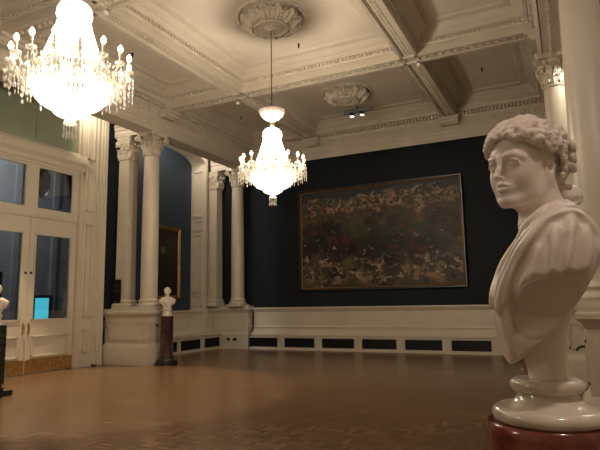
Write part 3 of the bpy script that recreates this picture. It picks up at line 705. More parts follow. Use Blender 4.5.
MB().box(-.02, .03, 10.33, 10.40, 5.7, 7.42).box(-.02, .03, 7.4, 10.4, 7.36, 7.42).build('window_frame', CREAM, fan, 0)
# transom lights
tr = MB().box(-.06, 0, 7.4, 10.4, 3.80, 4.05).box(-.06, 0, 7.4, 10.4, 5.08, 5.16).box(-.06, 0, 8.82, 9.17, 4.05, 5.08).box(-.06, 0, 10.22, 10.4, 4.05, 5.08).box(-.06, 0, 7.4, 7.7, 4.05, 5.08)
tr.box(0, .02, 7.4, 10.4, 3.84, 3.88)
tw = struct('window_2', tr, CREAM, 0)
for y0, y1 in ((7.7, 8.82), (9.17, 10.22)): MB().box(-.035, -.03, y0, y1, 4.05, 5.08).build('pane', GLASS, tw, 0)
def door_leaf(nm, y0, y1, lockside):
    d = MB(); s1 = (9.17, 10.22) if lockside < 0 else (7.72, 8.80)
    g0, g1 = s1
    d.box(-.06, -.005, y0, g0, .02, 3.79).box(-.06, -.005, g1, y1, .02, 3.79).box(-.06, -.005, g0, g1, 3.38, 3.79).box(-.06, -.005, g0, g1, .02, 1.30)
    panel_x(d, -.005, g0, g1, .40, .90, .03, .03); panel_x(d, -.005, g0 - .03, g1 + .03, 1.27, 3.41, .035, .018)
    o = struct(nm, d, CREAM, 0)
    MB().box(-.035, -.03, g0, g1, 1.30, 3.38).build('pane', GLASS, o, 0)
    MB().box(-.004, .004, y0 + (.12 if lockside < 0 else .02), y1 - (.06 if lockside < 0 else .12), .03, .36).box(-.004, .003, y0 + .01, y1 - .01, .03, .34).build('kick_plate', BRASS, o, 0)
    yh = 9.075 if lockside < 0 else 8.925
    h = MB().box(-.004, .008, yh - .02, yh + .02, .94, 1.24).tube([(.008, yh, .99), (.045, yh, 1.0), (.055, yh, 1.04), (.055, yh, 1.14), (.045, yh, 1.18), (.008, yh, 1.19)], .012, 8)
    h.build('door_handle', BRASS, o, 30)
    MB().lathe([(.03, -.008), (.03, .012), (.02, .02)], (0, 0, 0), 14).xform(Matrix.Translation((0, yh, 2.42)) @ Matrix.Rotation(pi / 2, 4, 'Y')).build('lock', IRON, o, 30)
door_leaf('door_1', 9.008, 10.395, -1); door_leaf('door_2', 7.405, 8.998, 1)
# corridor seen through the panes
cw = MB().box(-4.2, -4.0, 5.5, 16, 0, 8).box(-4.2, -.9, 15.6, 15.8, 0, 8).box(-4.2, -.25, 5.5, 5.7, 0, 8).box(-4.2, -.9, 5.5, 16, 7.8, 8)
struct('wall_corridor', cw, CORR)
struct('floor_corridor', MB().box(-4.2, -.75, 5.5, 16, -.1, 0), mat('corridor_floor', (.08, .07, .06), .5))
tc_ = MB().box(-3.99, -3.9, 12.85, 13.05, 0, 7.7).box(-3.99, -3.9, 11.4, 11.6, 0, 7.7).box(-3.99, -3.92, 5.8, 15, 4.8, 4.95); struct('trim_8', tc_, CORR)
ov = MB().lathe([(.001, 0), (.30, .0), (.33, .02), (.36, .05), (.37, .02), (.37, -.02)], (0, 0, 0), 32).xform(Matrix.Translation((-2.1, 10.95, 5.25)) @ Matrix.Rotation(rad(60), 4, 'Z') @ Matrix.Rotation(pi / 2, 4, 'X') @ Matrix.Diagonal((.55, 1.25, 1, 1)))
ov.tube([(-2.1, 10.95, 5.6), (-2.1, 10.95, 7.8)], .01, 6)
o = ov.build('hanging_dark_disc', DARK, None); tag(o, 'dark oval shape hanging in the corridor behind the upper right door pane', 'disc')
t = thing('display_screen', 'lit cyan display screen in a black frame behind the right door pane', 'screen', (-1.52, 10.68, 1.55))
MB().box(-.24, .24, 0, .05, -.37, .37).build('screen_casing', BLACKP, t, 0)
MB().box(-.215, .15, -.004, 0, -.33, .29).build('screen_face', SCREEN, t, 0)
MB().box(-.03, .03, .01, .04, -1.55, -.36).box(-.22, .22, -.12, .16, -1.55, -1.52).build('screen_stand', BLACKP, t, 0)
t.rotation_euler = (0, 0, rad(35))
t = thing('tall_dark_frame', 'tall dark framed board standing behind the left door pane', 'board', (-1.6, 9.45, 0)); t.rotation_euler = (0, 0, rad(40))
MB().box(-.75, .0, 0, .05, 0, .06).box(-.75, .0, 0, .05, 2.45, 2.53).box(-.75, -.67, 0, .05, 0, 2.5).box(-.08, .0, 0, .05, 0, 2.5).build('board_frame', BLACKP, t, 0)
MB().box(-.68, -.07, .02, .04, .05, 2.46).build('board_panel', mat('board_grey', (.09, .10, .115), .5), t, 0)

# ================================================================== PAINTINGS
t = thing('large_painting', 'very wide dark oil painting of a crowded scene on the far blue wall', 'painting', (6.24, YB - .05, 3.70))
HW, HH = 2.80, 1.745
MB().box(-HW + .1, HW - .1, -.03, .02, -HH + .1, HH - .1).build('canvas', CANVAS, t, 0)
fm = MB()
def frame_y(mb, hw, hh, prof):   # prof: (inset, out)
    vs = []
    for d, o_ in prof: vs += [(-hw + d, -o_, -hh + d), (hw - d, -o_, -hh + d), (hw - d, -o_, hh - d), (-hw + d, -o_, hh - d)]
    mb.add(vs, [(i * 4 + j, i * 4 + (j + 1) % 4, i * 4 + 4 + (j + 1) % 4, i * 4 + 4 + j) for i in range(len(prof) - 1) for j in range(4)])
frame_y(fm, HW, HH, [(0, -.04), (0, .05), (.02, .08), (.06, .07), (.08, .05)]); fm.build('frame', DFRAME, t, 30)
fm = MB(); frame_y(fm, HW - .08, HH - .08, [(0, .04), (0, .055), (.015, .06), (.035, .04), (.04, .02)]); fm.build('gilt_slip', GOLD, t, 30)
t = thing('portrait_painting', 'dark portrait in a gilt frame on the blue niche wall behind the small marble bust', 'painting', (NX + .03, 14.55, 3.03)); t.rotation_euler = (0, 0, pi / 2)
MB().box(-.82, .82, -.03, 0, -1.16, 1.16).build('canvas', PORTRAIT, t, 0)
fm = MB(); frame_y(fm, .91, 1.25, [(0, -.03), (0, .05), (.02, .085), (.045, .08), (.06, .055), (.085, .06), (.10, .045), (.12, .03)]); fm.build('frame', GOLD, t, 30)
fg = MB().box(-.10, .12, -.0335, -.031, .30, .52).build('painted_face', mat('portrait_face_paint', (.16, .11, .075), .5, vary=.5, vscale=9), t, 0)

# ================================================================== CHANDELIERS
def make_chandelier():
    t = thing('chandelier', 'smaller lit crystal chandelier hanging on a long rod before the far wall', 'chandelier', (CH2[0], CH2[1], 4.32), 'lit crystal chandeliers')
    MB().tube([(0, 0, 1.20), (0, 0, 3.06)], .010, 8).build('suspension_rod', IRON, t)
    MB().lathe([(.02, 1.04), (.06, 1.045), (.14, 1.08), (.22, 1.15), (.26, 1.22), (.275, 1.262), (.262, 1.262), (.21, 1.16), (.13, 1.10), (.02, 1.07)], (0, 0, 0), 36, False, lambda a, z: 1 + .03 * cos(a * 18)).build('canopy_bowl', CRYSTAL_D, t)
    b = MB().sph((0, 0, .965), .062, 16, 10); b.tube([(0, 0, .86), (0, 0, 1.07)], .014, 8); b.build('stem_ball', SILVER, t)
    c = MB()
    for k in range(32):
        a = 2 * pi * k / 32
        for i in range(7): u = i / 6; r = .03 + .165 * sin(u * pi / 2); c.octa((r * cos(a), r * sin(a), .75 + .13 * cos(u * pi / 2)), .006 + .013 * u, .017)
        c.octa((.198 * cos(a), .198 * sin(a), .72), .013, .03)
    cr = c.build('crown_beads', CRYSTAL, t, 0)
    MB().lathe([(.17, .735), (.19, .735), (.19, .75), (.17, .75), (.17, .735)], (0, 0, 0), 36, False).build('crown_ring', SILVER, cr)
    c = MB()
    for k in range(48):
        a = 2 * pi * k / 48
        for i in range(30):
            u = i / 29; r = .165 + .205 * u ** 1.25; c.octa((r * cos(a), r * sin(a), .72 - .64 * u), 2 * pi * r / 48 * .42, .0135)
    c.build('bead_curtain', CRYSTAL, t, 0)
    m = MB()
    for z0, z1 in ((-.02, -.006), (.056, .07)): m.lathe([(.385, z0), (.42, z0), (.42, z1), (.385, z1), (.385, z0)], (0, 0, 0), 48, False)
    for k in range(24): a = 2 * pi * k / 24; m.octa((.405 * cos(a), .405 * sin(a), .025), .020, .034)
    m.build('band_ring', SILVER, t)
    c = MB(); NB = 52
    for k in range(NB):
        a = 2 * pi * k / NB
        for i in range(22):
            u = i / 21; an = u * pi / 2; r = .20 + .255 * cos(an) ** .9 if u < 1 else .20; z = -.06 - .33 * sin(an)
            c.octa((r * cos(a), r * sin(a), z), 2 * pi * r / NB * .46, .016)
        c.octa((.458 * cos(a), .458 * sin(a), -.085), .018, .035)
    for k in range(30):
        a = 2 * pi * k / 30
        for i in range(10): u = i / 9; an = u * pi / 2; r = .02 + .19 * cos(an); c.octa((r * cos(a), r * sin(a), -.39 - .12 * sin(an)), .007 + .012 * cos(an), .016)
    c.build('bead_bowl', CRYSTAL, t, 0)
    m = MB().lathe([(.001, -.525), (.03, -.53), (.06, -.55), (.075, -.585), (.07, -.59), (.05, -.57), (.001, -.55)], (0, 0, 0), 20, False); p = m.build('pendant_cap', CRYSTAL_D, t)
    c = MB()
    for k in range(12):
        a = 2 * pi * k / 12
        for i in range(3): c.octa((.07 * cos(a), .07 * sin(a), -.60 - .03 * i), .008, .014)
        c.octa((.07 * cos(a), .07 * sin(a), -.715 - .015 * (k % 2)), .012, .035)
    for k in range(5): a = 2 * pi * k / 5; c.octa((.03 * cos(a), .03 * sin(a), -.70), .012, .05)
    c.build('pendant_drops', CRYSTAL_D, p, 0)
    for k in range(6): a = 2 * pi * (k + .5) / 6; MB().lathe([(.012, .03), (.012, .13), (.018, .15), (.02, .17), (.012, .20), (.002, .215)], (.22 * cos(a), .22 * sin(a), 0), 8).build('inner_bulb', BULB, t)
    for k in range(16):
        a = 2 * pi * k / 16 - rad(55.4); ux, uy = cos(a), sin(a); R = .655
        arm = MB(); pts = [(.38 + (R - .38) * q / 10, -.02 - .10 * sin(q / 10 * pi) + .06 * (q / 10)) for q in range(11)]
        arm.tube([(ux * r, uy * r, z) for r, z in pts], .011, 6); A_ = arm.build('arm', CRYSTAL_D, t)
        MB().lathe([(.012, .025), (.03, .03), (.055, .045), (.06, .055), (.03, .045), (.012, .05)], (ux * R, uy * R, 0), 14, False).build('drip_pan', CRYSTAL_D, A_)
        MB().lathe([(.016, .045), (.013, .06), (.013, .165), (.010, .17)], (ux * R, uy * R, 0), 10).build('candle_sleeve', WAX, A_)
        MB().lathe([(.008, .168), (.022, .185), (.030, .21), (.024, .235), (.006, .262)], (ux * R, uy * R, 0), 12).build('bulb', BULB, A_)
        c = MB()
        for q in range(7):
            b_ = 2 * pi * q / 7; x, y = ux * R + .056 * cos(b_), uy * R + .056 * sin(b_)
            for i in range(2 + q % 2): c.octa((x, y, .03 - .026 * i), .008, .012)
            c.octa((x, y, -.055 - .03 * (q % 3)), .014, .042)
            c.octa((x, y, -.135 - .03 * (q % 3)), .012, .035)
            if q % 2: c.octa((x, y, -.20 - .012 * q), .010, .034)
        for q in range(2):
            rr = R - .11 - .07 * q
            for sg in (-1, 1): x, y = ux * rr - uy * .03 * sg, uy * rr + ux * .03 * sg; c.octa((x, y, -.04), .008, .02); c.octa((x, y, -.11 - .03 * q), .014, .05); c.octa((x, y, .03), .012, .03); c.octa((x, y, -.19 - .03 * q), .012, .035)
        c.octa((ux * R, uy * R, -.13), .015, .045); c.build('crystal_drops', CRYSTAL_D, A_, 0)
    return t
ch = make_chandelier()
c = copy_tree(ch); c.location = (CH1[0], CH1[1], 4.41); c.scale = (1.03, 1.03, 1.07); c.rotation_euler = (0, 0, rad(20.7)); c['label'] = 'large-looking lit crystal chandelier at the upper left, cropped by the top border'

# ================================================================== LARGE MARBLE BUST
BC = (11.706, 1.60, 1.285)
bust = thing('marble_bust', 'large white marble bust of a woman with wavy hair on a red marble pedestal', 'bust', BC)
ANG = rad(34); HO = np.array((-.012, .04, .662)); HS = .99; TILT = rad(0)
def Hd(X, F, Z):      # head frame -> bust local (y = away from the viewer)
    X, F, Z = X * HS, F * HS, Z * HS
    F, Z = F * cos(TILT) - Z * sin(TILT), F * sin(TILT) + Z * cos(TILT)
    return (HO[0] + X * cos(ANG) - F * sin(ANG), -(HO[1] + X * sin(ANG) + F * cos(ANG)), HO[2] + Z)
HROT = [(cos(ANG), -sin(ANG), 0), (-sin(ANG), -cos(ANG), 0), (0, 0, 1)]
HE = lambda v, c, r, k=.01, op='u', rot=HROT: v.ell(Hd(*c), [q * HS for q in r], k, op, rot)
HC = lambda v, pts, r, k=.006, op='u': v.chain([Hd(*p) for p in pts], r, k, op)
L3 = lambda x, b, z: (x, -b, z)
fig = Vol((-.15, -.245, .095), (.19, .2, .80), .0022)
HE(fig, (0, -.010, .028), (.071, .091, .084), 0)
HE(fig, (0, .022, -.035), (.059, .061, .078), .03)
HE(fig, (0, .040, .030), (.060, .044, .045), .02)            # forehead
for s in (-1, 1):
    HC(fig, [(s * .058, -.002, -.045), (s * .048, .022, -.078), (s * .018, .062, -.098)], [.013, .015, .013], .022)   # jaw
    HE(fig, (s * .038, .044, -.030), (.024, .024, .036), .026)                                                           # cheek
HE(fig, (0, .068, -.096), (.021, .018, .016), .014)           # chin
HE(fig, (0, .074, -.064), (.026, .014, .022), .012)           # mouth mound
for s in (-1, 1):
    HE(fig, (s * .030, .099, -.001), (.0175, .017, .0105), .016, 's')                                                  # socket
    HE(fig, (s * .031, .0685, -.002), (.0155, .0145, .0125), .002)                                                       # eyeball
    up = [(s * (.031 + .0185 * cos(q)), .0795 + .0055 * sin(q) - .004 * abs(cos(q)) * (1 if s * cos(q) > 0 else 1), -.001 + .0085 * sin(q)) for q in np.linspace(.1, pi - .1, 9)]
    HC(fig, up, .0017, .004)
    lo = [(s * (.031 + .017 * cos(q)), .078 + .003 * sin(-q) * -1 - .003 * abs(cos(q)), -.002 + .0078 * sin(q)) for q in np.linspace(pi + .2, 2 * pi - .2, 9)]
    HC(fig, lo, .0014, .004)
    HC(fig, [(s * .008, .0850, .015), (s * .022, .0845, .021), (s * .038, .0775, .021), (s * .053, .062, .012)], [.0045, .0045, .0045, .0035], .012)   # brow
HC(fig, [(0, .085, .022), (0, .088, .006), (0, .097, -.016), (0, .107, -.034)], [.0080, .0062, .0064, .0066], .007)    # nose
HE(fig, (0, .1045, -.0355), (.0072, .0078, .0062), .004)
for s in (-1, 1): HE(fig, (s * .0098, .0955, -.0385), (.0050, .0080, .0052), .004)
for s in (-1, 1): HE(fig, (s * .0055, .0995, -.0445), (.0032, .0045, .0025), .002, 's')
for s in (-1, 1):
    HC(fig, [(0, .0925, -.0555), (s * .007, .0915, -.0535), (s * .015, .086, -.0575), (s * .022, .078, -.0605)], [.0036, .0040, .0030, .0014], .004)   # upper lip
    HC(fig, [(0, .0895, -.0685), (s * .008, .0885, -.0680), (s * .018, .0815, -.0635)], [.0052, .0046, .0018], .004)
    HC(fig, [(0, .097, -.0612), (s * .010, .0950, -.0608), (s * .022, .0835, -.0620)], [.0013, .0013, .001], .0015, 's')
HC(fig, [(0, .094, -.049), (0, .0965, -.046)], .0022, .003, 's')
for s in (-1, 1):     # ears
    HE(fig, (s * .070, -.010, -.018), (.011, .017, .030), .006); HE(fig, (s * .080, -.008, -.014), (.007, .009, .015), .003, 's')
    HC(fig, [(s * .073, -.022 + .002, -.03), (s * .076, -.026, -.008), (s * .075, -.018, .010), (s * .072, -.002, .008)], [.003, .004, .004, .003], .003)
    HE(fig, (s * .069, -.006, -.038), (.006, .008, .009), .004)
fig.chain([L3(.022, .030, .60), L3(.030, .018, .54), L3(.030, .0, .46)], [.047, .046, .062], .03)                 # neck
fig.chain([L3(.0, .045, .575), L3(-.012, .032, .50)], [.020, .020], .03)
fig.chain([L3(.047, .045, .60), L3(.015, .055, .53), L3(-.008, .045, .49)], [.012, .013, .010], .02)              # neck muscle
fig.ell(L3(-.008, .0, .35), (.098, .145, .165), .03)
fig.ell(L3(-.014, .0, .24), (.052, .066, .105), .03)
fig.ell(L3(.045, .0, .42), (.088, .135, .115), .04)
for s in (1, -1):
    fig.ell(L3(.050, s * .125, .425), (.088, .078, .105), .03); fig.chain([L3(.045, s * .135, .40), L3(.030, s * .150, .29)], [.072, .066], .03)
def FRONT(v, o_, zt=.492):
    sl, g = v.sub(v.lo, v.lo + v.h * v.n); d = (g[0] + .022 + o_) * -.852 + (g[2] - .478) * .522
    v.put(sl, np.maximum(-d, g[2] - zt) + 0 * g[1], .025, 's')
FRONT(fig, -.014)
sl, g = fig.sub(fig.lo, fig.lo + fig.h * fig.n); fig.put(sl, np.maximum(np.maximum(g[0] + .036, g[2] - .54), .44 - g[2]) + 0 * g[1], .012, 's')
fig.chain([L3(.030, .030, .56), L3(.022, .022, .50)], [.042, .046], .02)
fig.chain([L3(.010, 0, .10), L3(.006, 0, .24)], [.048, .050], .02)
def armcut(v, off=0):
    for s in (1, -1):
        sl, g = v.sub(v.lo, v.lo + v.h * v.n); b = -g[1] * s; pl = (g[2] - (.268 - off + .74 * (b - .085) + 2.6 * (g[0] - .025) ** 2)) / 1.244
        v.put(sl, np.maximum(np.maximum(pl, .084 + off - b), -.056 + off - g[0]), .006, 's')
armcut(fig)
fig.smooth(1)
sdf_obj('marble_figure', fig, MARBLE, bust); del fig
# drapery
dr = Vol((-.16, -.25, .12), (.19, .215, .61), .0024)
dr.ell(L3(-.014, .0, .355), (.108, .150, .172), 0); dr.ell(L3(-.024, .0, .245), (.074, .088, .125), .03)
dr.ell(L3(.048, .0, .42), (.096, .142, .118), .04)
for s in (1, -1): dr.ell(L3(.052, s * .125, .428), (.096, .085, .110), .03); dr.chain([L3(.047, s * .135, .40), L3(.030, s * .152, .29)], [.079, .074], .03)
dr.chain([L3(.080, -.06, .535), L3(.088, .0, .525), L3(.060, .06, .520), L3(.015, .085, .480)], [.022, .024, .024, .022], .04)
dr.chain([L3(.080, .06, .535), L3(.060, -.06, .520), L3(.015, -.085, .480)], [.022, .024, .022], .04)
FRONT(dr, -.002, .54)
dr.smooth(2)
F_ = lambda pts, r, k=.010, op='u': dr.chain([L3(*p) for p in pts], r, k, op)
def crv(pts, n=5):    # Catmull-Rom through the control points
    P = [np.array(p, float) for p in pts]; P = [2 * P[0] - P[1]] + P + [2 * P[-1] - P[-2]]; out = []
    for i in range(1, len(P) - 2):
        for q in range(n):
            t = q / n; a, b, c_, d = P[i - 1:i + 3]; out.append(.5 * ((2 * b) + (c_ - a) * t + (2 * a - 5 * b + 4 * c_ - d) * t * t + (-a + 3 * b - 3 * c_ + d) * t ** 3))
    return [tuple(p) for p in out + [P[-2]]]
def surf(x, z, s=1):      # viewer-side (s=1) surface of the cloth so far, as b
    i, k = (int(round((q - dr.lo[w_]) / dr.h)) for q, w_ in ((x, 0), (z, 2))); i = min(max(i, 0), dr.n[0] - 1); k = min(max(k, 0), dr.n[2] - 1)
    c_ = dr.V[i, :, k] < 0; j = np.flatnonzero(c_)
    if not len(j): return None
    return -(dr.lo[1] + dr.h * j[0]) if s > 0 else (dr.lo[1] + dr.h * j[-1])
def on(pts, depth, s=1, fall=.03):
    P = []; last = None
    for x, z in pts:
        b_ = surf(x, z, s); b_ = fall if b_ is None else b_ - depth
        P.append((x, s * b_ if s > 0 else -b_, z))
    return P
SX = lambda pts, n=5: [(p[0], p[1]) for p in crv([(x, z, 0) for x, z in pts], n)]
def smoothb(P):
    b_ = np.array([p[1] for p in P]); 
    for _ in range(4): b_[1:-1] = (b_[:-2] + 2 * b_[1:-1] + b_[2:]) / 4
    return [(p[0], float(q), p[2]) for p, q in zip(P, b_)]
FA = [(.085, .545), (.070, .541), (.046, .529), (.013, .503), (-.019, .478), (-.052, .442), (-.079, .400), (-.096, .355), (-.107, .298)]
FB = [(.108, .532), (.086, .530), (.044, .500), (.010, .464), (-.026, .423), (-.056, .373), (-.076, .330), (-.090, .284)]
FG = [(.121, .483), (.102, .505), (.057, .492), (.026, .458), (-.007, .415), (-.037, .366), (-.054, .318), (-.065, .274)]
FC = [(.053, .523), (.098, .530), (.128, .506), (.143, .470)]
FD = [(.057, .498), (.101, .504), (.131, .480), (.146, .436), (.148, .39)]
mids = lambda a, b, t: [(p[0] * (1 - t) + q[0] * t, p[1] * (1 - t) + q[1] * t) for p, q in zip(SX(a, 6), SX(b, 7))]
bA, bB = smoothb(on(SX(FA), .000, 1, .03)), smoothb(on(SX(FB), .001))
bC, bD = smoothb(on(SX(FC), .002)), smoothb(on(SX(FD), .004))
bM = smoothb(on(mids(FA, FB, .52), .001)); bG = smoothb(on(SX(FG), .001)); bH = smoothb(on(mids(FB, FG, .55), .002))
F_(bA, .0125, .006); F_(bB, .0115, .007); F_(bM, .0075, .005)
F_(bH, .0085, .008); F_(bC, .012, .008); F_(bD, .010, .012)
F_([(x, b_ + .012, z - .0) for x, b_, z in bG], .0065, .012, 's')
SH = [([(.090, .500), (.092, .455), (.082, .40), (.078, .345)], .010), ([(.118, .470), (.120, .42), (.104, .37), (.098, .33)], .009), ([(.055, .475), (.052, .43), (.046, .38), (.048, .34)], .007),
      ([(.020, .43), (.008, .38), (.002, .34)], .006), ([(.140, .44), (.142, .39), (.125, .345), (.115, .32)], .008)]
for s in (1, -1):
    for pts, r in SH: F_(smoothb(on(SX(pts), .005, s)), r, .012)
    for pts in ([(.079, .455), (.066, .40), (.064, .345)], [(.106, .470), (.098, .411), (.086, .36), (.084, .335)], [(.036, .45), (.027, .39), (.024, .34)]):
        q = smoothb(on(SX(pts), .0, s)); F_([(x, b_ + s * .004, z) for x, b_, z in q], .005, .010, 's')
for pts, r in ((FB[:-2], .011), (FC, .011)): F_(smoothb(on(SX(pts), .001, -1, .03)), r, .008)
# chest folds converging to the low front point
F_(crv([(-.078, .075, .30), (-.080, .068, .24), (-.072, .045, .16)]), .007, .014); F_(crv([(-.112, .0, .28), (-.100, .01, .22), (-.078, .02, .15)]), .008, .014)
# throat opening
dr.chain([L3(.030, .018, .66), L3(.026, .018, .56), L3(-.008, .014, .505), L3(-.045, .0, .475)], [.052, .050, .040, .030], .008, 's')
armcut(dr, -.004)
sl, g = dr.sub(dr.lo, dr.lo + dr.h * dr.n); lowp = (g[2] - (.150 + (g[0] + .070) * .66 + .006 * np.sin(g[1] * 60))) ; dr.put(sl, lowp, .004, 's')
sl, g = dr.sub(dr.lo, dr.lo + dr.h * dr.n); backp = .068 - g[0] + 0 * g[1] + np.maximum(g[2] - .25, 0) * .55; dr.put(sl, backp, .01, 's')
dr.smooth(1)
sdf_obj('drapery', dr, MARBLE, bust); del dr
# hair
hv = Vol((-.14, -.19, .515), (.175, .17, .82), .0021)
def scalp(th, ph, d=0):   # th 0 = front, pi = back (her left positive); ph elevation
    a_, b_, c_ = .074 + d, .094 + d, .087 + d
    return (a_ * cos(ph) * sin(th), -.010 + b_ * cos(ph) * cos(th), .030 + c_ * sin(ph))
HE(hv, (0, -.016, .036), (.0765, .094, .085), 0)
# clear the face: everything in front of and below the hairline
HE(hv, (0, .085, -.040), (.080, .068, .102), .006, 's'); HC(hv, [(0, .03, -.09), (0, .0, -.13)], [.07, .07], .006, 's'); HE(hv, (0, .10, .0), (.052, .04, .075), .006, 's')
for s in (-1, 1): HE(hv, (s * .082, -.006, -.034), (.030, .024, .036), .006, 's')
rnd = random.Random(11)
def lock(th0, ph0, th1, ph1, r, amp, freq, phs, d=.006, n=26):
    pts, rs = [], []
    for i in range(n):
        u = i / (n - 1); th = th0 + (th1 - th0) * u; ph = ph0 + (ph1 - ph0) * u + amp * sin(freq * u * 2 * pi + phs) ; bl = d + .005 * sin(pi * u) + .0035 * sin(freq * u * 4 * pi + phs)
        pts.append(scalp(th, ph, bl)); rs.append(r * (.65 + .5 * sin(pi * min(1, u + .12))))
    HC(hv, pts, rs, .0035)
for s in (-1, 1):
    for k in range(11):    # wavy locks from the parting round to the sides and back
        f = k / 10
        lock(s * (.04 + .03 * rnd.random()), .62 + .95 * f, s * (2.0 + .85 * f + .2 * rnd.random()), -.02 + .42 * f + .1 * rnd.random(), .0085 + .003 * rnd.random(), .085 - .035 * f, 2.6 + rnd.random() * .7, rnd.random() * 6, .009 + .006 * rnd.random())
    for k in range(7):    # fringe waves framing the forehead and temple
        f = k / 6
        lock(s * .03, .60 + .035 * k, s * (1.45 + .12 * k), .02 + .08 * k + .06 * rnd.random(), .0085, .055, 2.3 + .3 * k, k * 1.7, .009)
    for k in range(10):   # small comma locks breaking the hairline
        f = k / 9; th, ph = s * (.12 + 1.36 * f), .60 - .52 * f + .05 * (rnd.random() - .5); c0 = np.array(scalp(th, ph, .006)); R = .010 + .003 * rnd.random(); q0 = rnd.random() * 6
        e1 = np.array((cos(th) * s, -sin(th) * s, 0)); e2 = np.array((0, 0, 1.0))
        HC(hv, [tuple(c0 + (e1 * cos(q0 + q * .5) + e2 * sin(q0 + q * .5)) * R * (1 - q / 14)) for q in range(10)], [.0052 - .0002 * q for q in range(10)], .003)
    for k in range(30):   # short curls over and behind the ear
        th = s * (1.35 + 1.5 * rnd.random()); ph = (.10 if abs(th) < 1.9 else -.42) + (.40 if abs(th) < 1.9 else .80) * rnd.random(); c0 = np.array(scalp(th, ph, .012 + .008 * rnd.random())); R = .014 + .004 * rnd.random(); q0 = rnd.random() * 6
        e1 = np.array((cos(th) * s, -sin(th) * s, 0)); e2 = np.array((0, 0, 1.0)); nn = np.array((sin(th), cos(th), 0))
        HC(hv, [tuple(c0 + (e1 * cos(q0 + q * .55) + e2 * sin(q0 + q * .55)) * R * (1 - q / 14) + nn * q * .0009) for q in range(12)], [.0074 - .0002 * q for q in range(12)], .0025)
HE(hv, (.01, -.108, .020), (.062, .040, .062), .012)
for k in range(44):       # curls gathered at the back of the head
    th, ph = pi + (rnd.random() - .5) * 1.7, -.35 + 1.0 * rnd.random(); c0 = np.array(scalp(th, ph, .030 + .012 * rnd.random() * cos(th - pi))); R = .015 + .005 * rnd.random(); q0 = rnd.random() * 6
    e1 = np.array((cos(th), -sin(th), 0)); e2 = np.array((0, 0, 1.0)); nn = np.array((sin(th), cos(th), 0))
    HC(hv, [tuple(c0 + (e1 * cos(q0 + q * .55) + e2 * sin(q0 + q * .55)) * R * (1 - q / 15) + nn * q * .001) for q in range(12)], [.0082 - .00025 * q for q in range(12)], .0025)
HE(hv, (0, -.102, .0), (.050, .030, .050), .012)
HC(hv, [(0, -.06, -.01), (0, -.055, -.075)], [.045, .036], .02)
hv.ell(L3(.092, -.045, .582), (.036, .034, .027), .010); hv.chain([L3(.07, -.03, .60), L3(.10, -.05, .60)], [.02, .02], .02)
for q in range(5): hv.chain([L3(.066 + .004 * q, -.02 - .02 * q + .012, .563 + .012 * q), L3(.100, -.012 - .012 * q, .560 + .012 * q), L3(.126, -.04 - .01 * q, .572 + .008 * q)], [.003, .0045, .003], .004)
sdf_obj('hair', hv, HAIRM, bust); del hv
MB().lathe([(.130, 0), (.138, .007), (.141, .018), (.138, .030), (.126, .037), (.118, .038), (.100, .043), (.082, .053), (.073, .065), (.071, .071), (.080, .075), (.088, .080), (.092, .090), (.090, .099), (.082, .106), (.070, .108)], (.004, 0, 0), 72).build('socle', SOCLEM, bust, 50)
def round_pedestal(name, label, loc, r, h, m, mb_, cat='pedestal', group=None, square=False):
    t = thing(name, label, cat, loc, group)
    if square: MB().rect_loft([(0, .20), (0, h)], -r, r, -r, r).build('shaft', m, t)
    else: MB().lathe([(r * 1.08, .20), (r * 1.08, .23), (r, .27), (r * .985, h - .05), (r * 1.0, h - .045), (r * 1.0, h - .0)], (0, 0, 0), 48).build('shaft', m, t)
    n = 4 if square else 8
    bw = 2.5 if square else 1.75
    MB().lathe([(r * bw, 0), (r * bw, .09), (r * bw * .97, .10)], (0, 0, 0), n).xform(Matrix.Rotation(pi / n, 4, 'Z')).lathe([(r * 1.4, .10), (r * 1.45, .12), (r * 1.4, .145), (r * 1.2, .165), (r * 1.12, .20)], (0, 0, 0), 40).build('base', mb_, t)
    return t
rp = thing('marble_pedestal', 'round red marble pedestal at the lower right border under the large bust', 'pedestal', (BC[0], BC[1], 0))
MB().lathe([(.20, .20), (.20, .24), (.172, .30), (.164, 1.18), (.158, 1.20), (.158, 1.262), (.156, 1.278), (.150, 1.285)], (.003, 0, 0), 72).build('shaft', REDM, rp, 40)
MB().lathe([(.27, 0), (.27, .10), (.26, .12), (.235, .13), (.23, .17), (.21, .20)], (.003, 0, 0), 48).build('base', BLACKM, rp, 40)

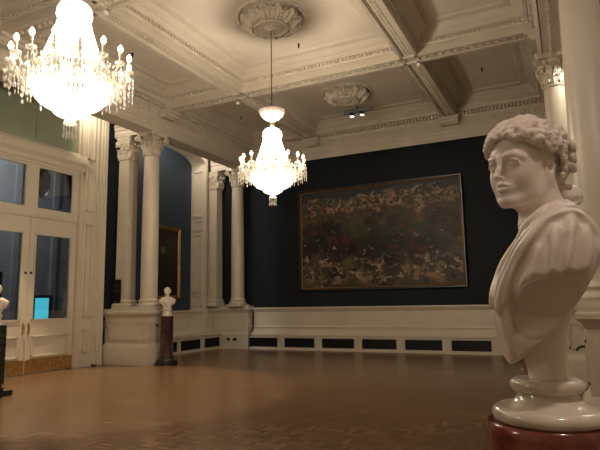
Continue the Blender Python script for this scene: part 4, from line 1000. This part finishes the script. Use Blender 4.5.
# ================================================================== SMALL BUSTS ON STANDS
def small_bust(label, loc, ang, seed):
    t = thing('marble_bust', label, 'bust', loc, None, ang)     # faces local -Y
    v = Vol((-.32, -.22, .16), (.32, .22, .82), .0060)
    E_ = v.ell
    E_((0, 0, .665), (.072, .090, .092), 0); E_((0, -.028, .615), (.058, .060, .078), .03); E_((0, -.068, .562), (.022, .018, .018), .014)
    for s in (-1, 1):
        E_((s * .028, -.092, .635), (.018, .018, .013), .01, 's'); E_((s * .036, -.058, .605), (.02, .02, .022), .015); E_((s * .070, .005, .625), (.012, .02, .03), .008)
        v.chain([(s * .008, -.088, .652), (s * .045, -.078, .655)], .007, .01)
        for q in range(7): v.ell((s * (.062 + .012 * sin(q * 2)), -.02 + .018 * q, .655 + .022 * cos(q * 1.3)), (.022, .020, .020), .008)
    for q in range(9): an = pi * q / 8; v.ell((.055 * cos(an), -.035 + .01 * sin(q), .70 + .055 * sin(an)), (.022, .024, .02), .008)
    v.chain([(0, -.088, .645), (0, -.108, .605)], [.009, .012], .008); v.chain([(-.02, -.085, .583), (.02, -.085, .583)], .007, .006)
    v.chain([(0, .0, .60), (0, .012, .48)], [.050, .062], .03)
    E_((0, .01, .37), (.17, .105, .13), .04)
    for s in (-1, 1): v.chain([(s * .10, .01, .44), (s * .185, .015, .38)], [.07, .075], .04)
    E_((0, -.01, .28), (.125, .09, .12), .03)
    v.chain([(-.11, -.07, .44), (-.03, -.105, .35), (.04, -.105, .25)], .018, .02); v.chain([(.10, -.07, .45), (.04, -.105, .38), (.0, -.11, .30)], .016, .02)
    v.chain([(-.15, -.05, .42), (-.10, -.095, .33), (-.02, -.10, .22)], .016, .02); v.chain([(-.04, -.055, .485), (.0, -.075, .46), (.045, -.055, .485)], .014, .012)
    v.plane((0, 0, .205), (0, 0, -1), k=.004)
    for s in (-1, 1): v.ell((s * .045, -.06, .70), (.030, .030, .030), .015); v.ell((s * .068, .02, .68), (.025, .05, .05), .015)
    v.ell((0, .01, .69), (.082, .098, .088), .01)
    for s in (-1, 1): v.plane((s * .20, 0, .35), (s * 1, 0, -.35), k=.006)
    v.chain([(0, 0, .19), (0, 0, .26)], [.10, .09], .02)
    sdf_obj('marble_figure', v, STATUARY, t)
    MB().lathe([(.138, 0), (.142, .012), (.136, .03), (.122, .045), (.114, .06), (.112, .14), (.120, .155), (.132, .165), (.134, .185), (.12, .20), (.09, .21)], (0, 0, 0), 40).build('socle', STATUARY, t)
    return t
round_pedestal('marble_pedestal', 'dark red marble column stand on a black base before the white pedestal', (1.90, 11.86, 0), .175, 1.29, DREDM, BLACKM)
small_bust('small white marble bust of a man on the dark red column stand', (1.90, 11.86, 1.29), rad(28), 1)
round_pedestal('marble_pedestal', 'dark stand cropped by the left picture border, before the doors', (2.18, 6.70, 0), .14, 1.27, GREENM, BLACKM, square=True)
small_bust('white marble bust cropped by the left picture border on a dark stand', (2.15, 6.70, 1.27), rad(40), 2)
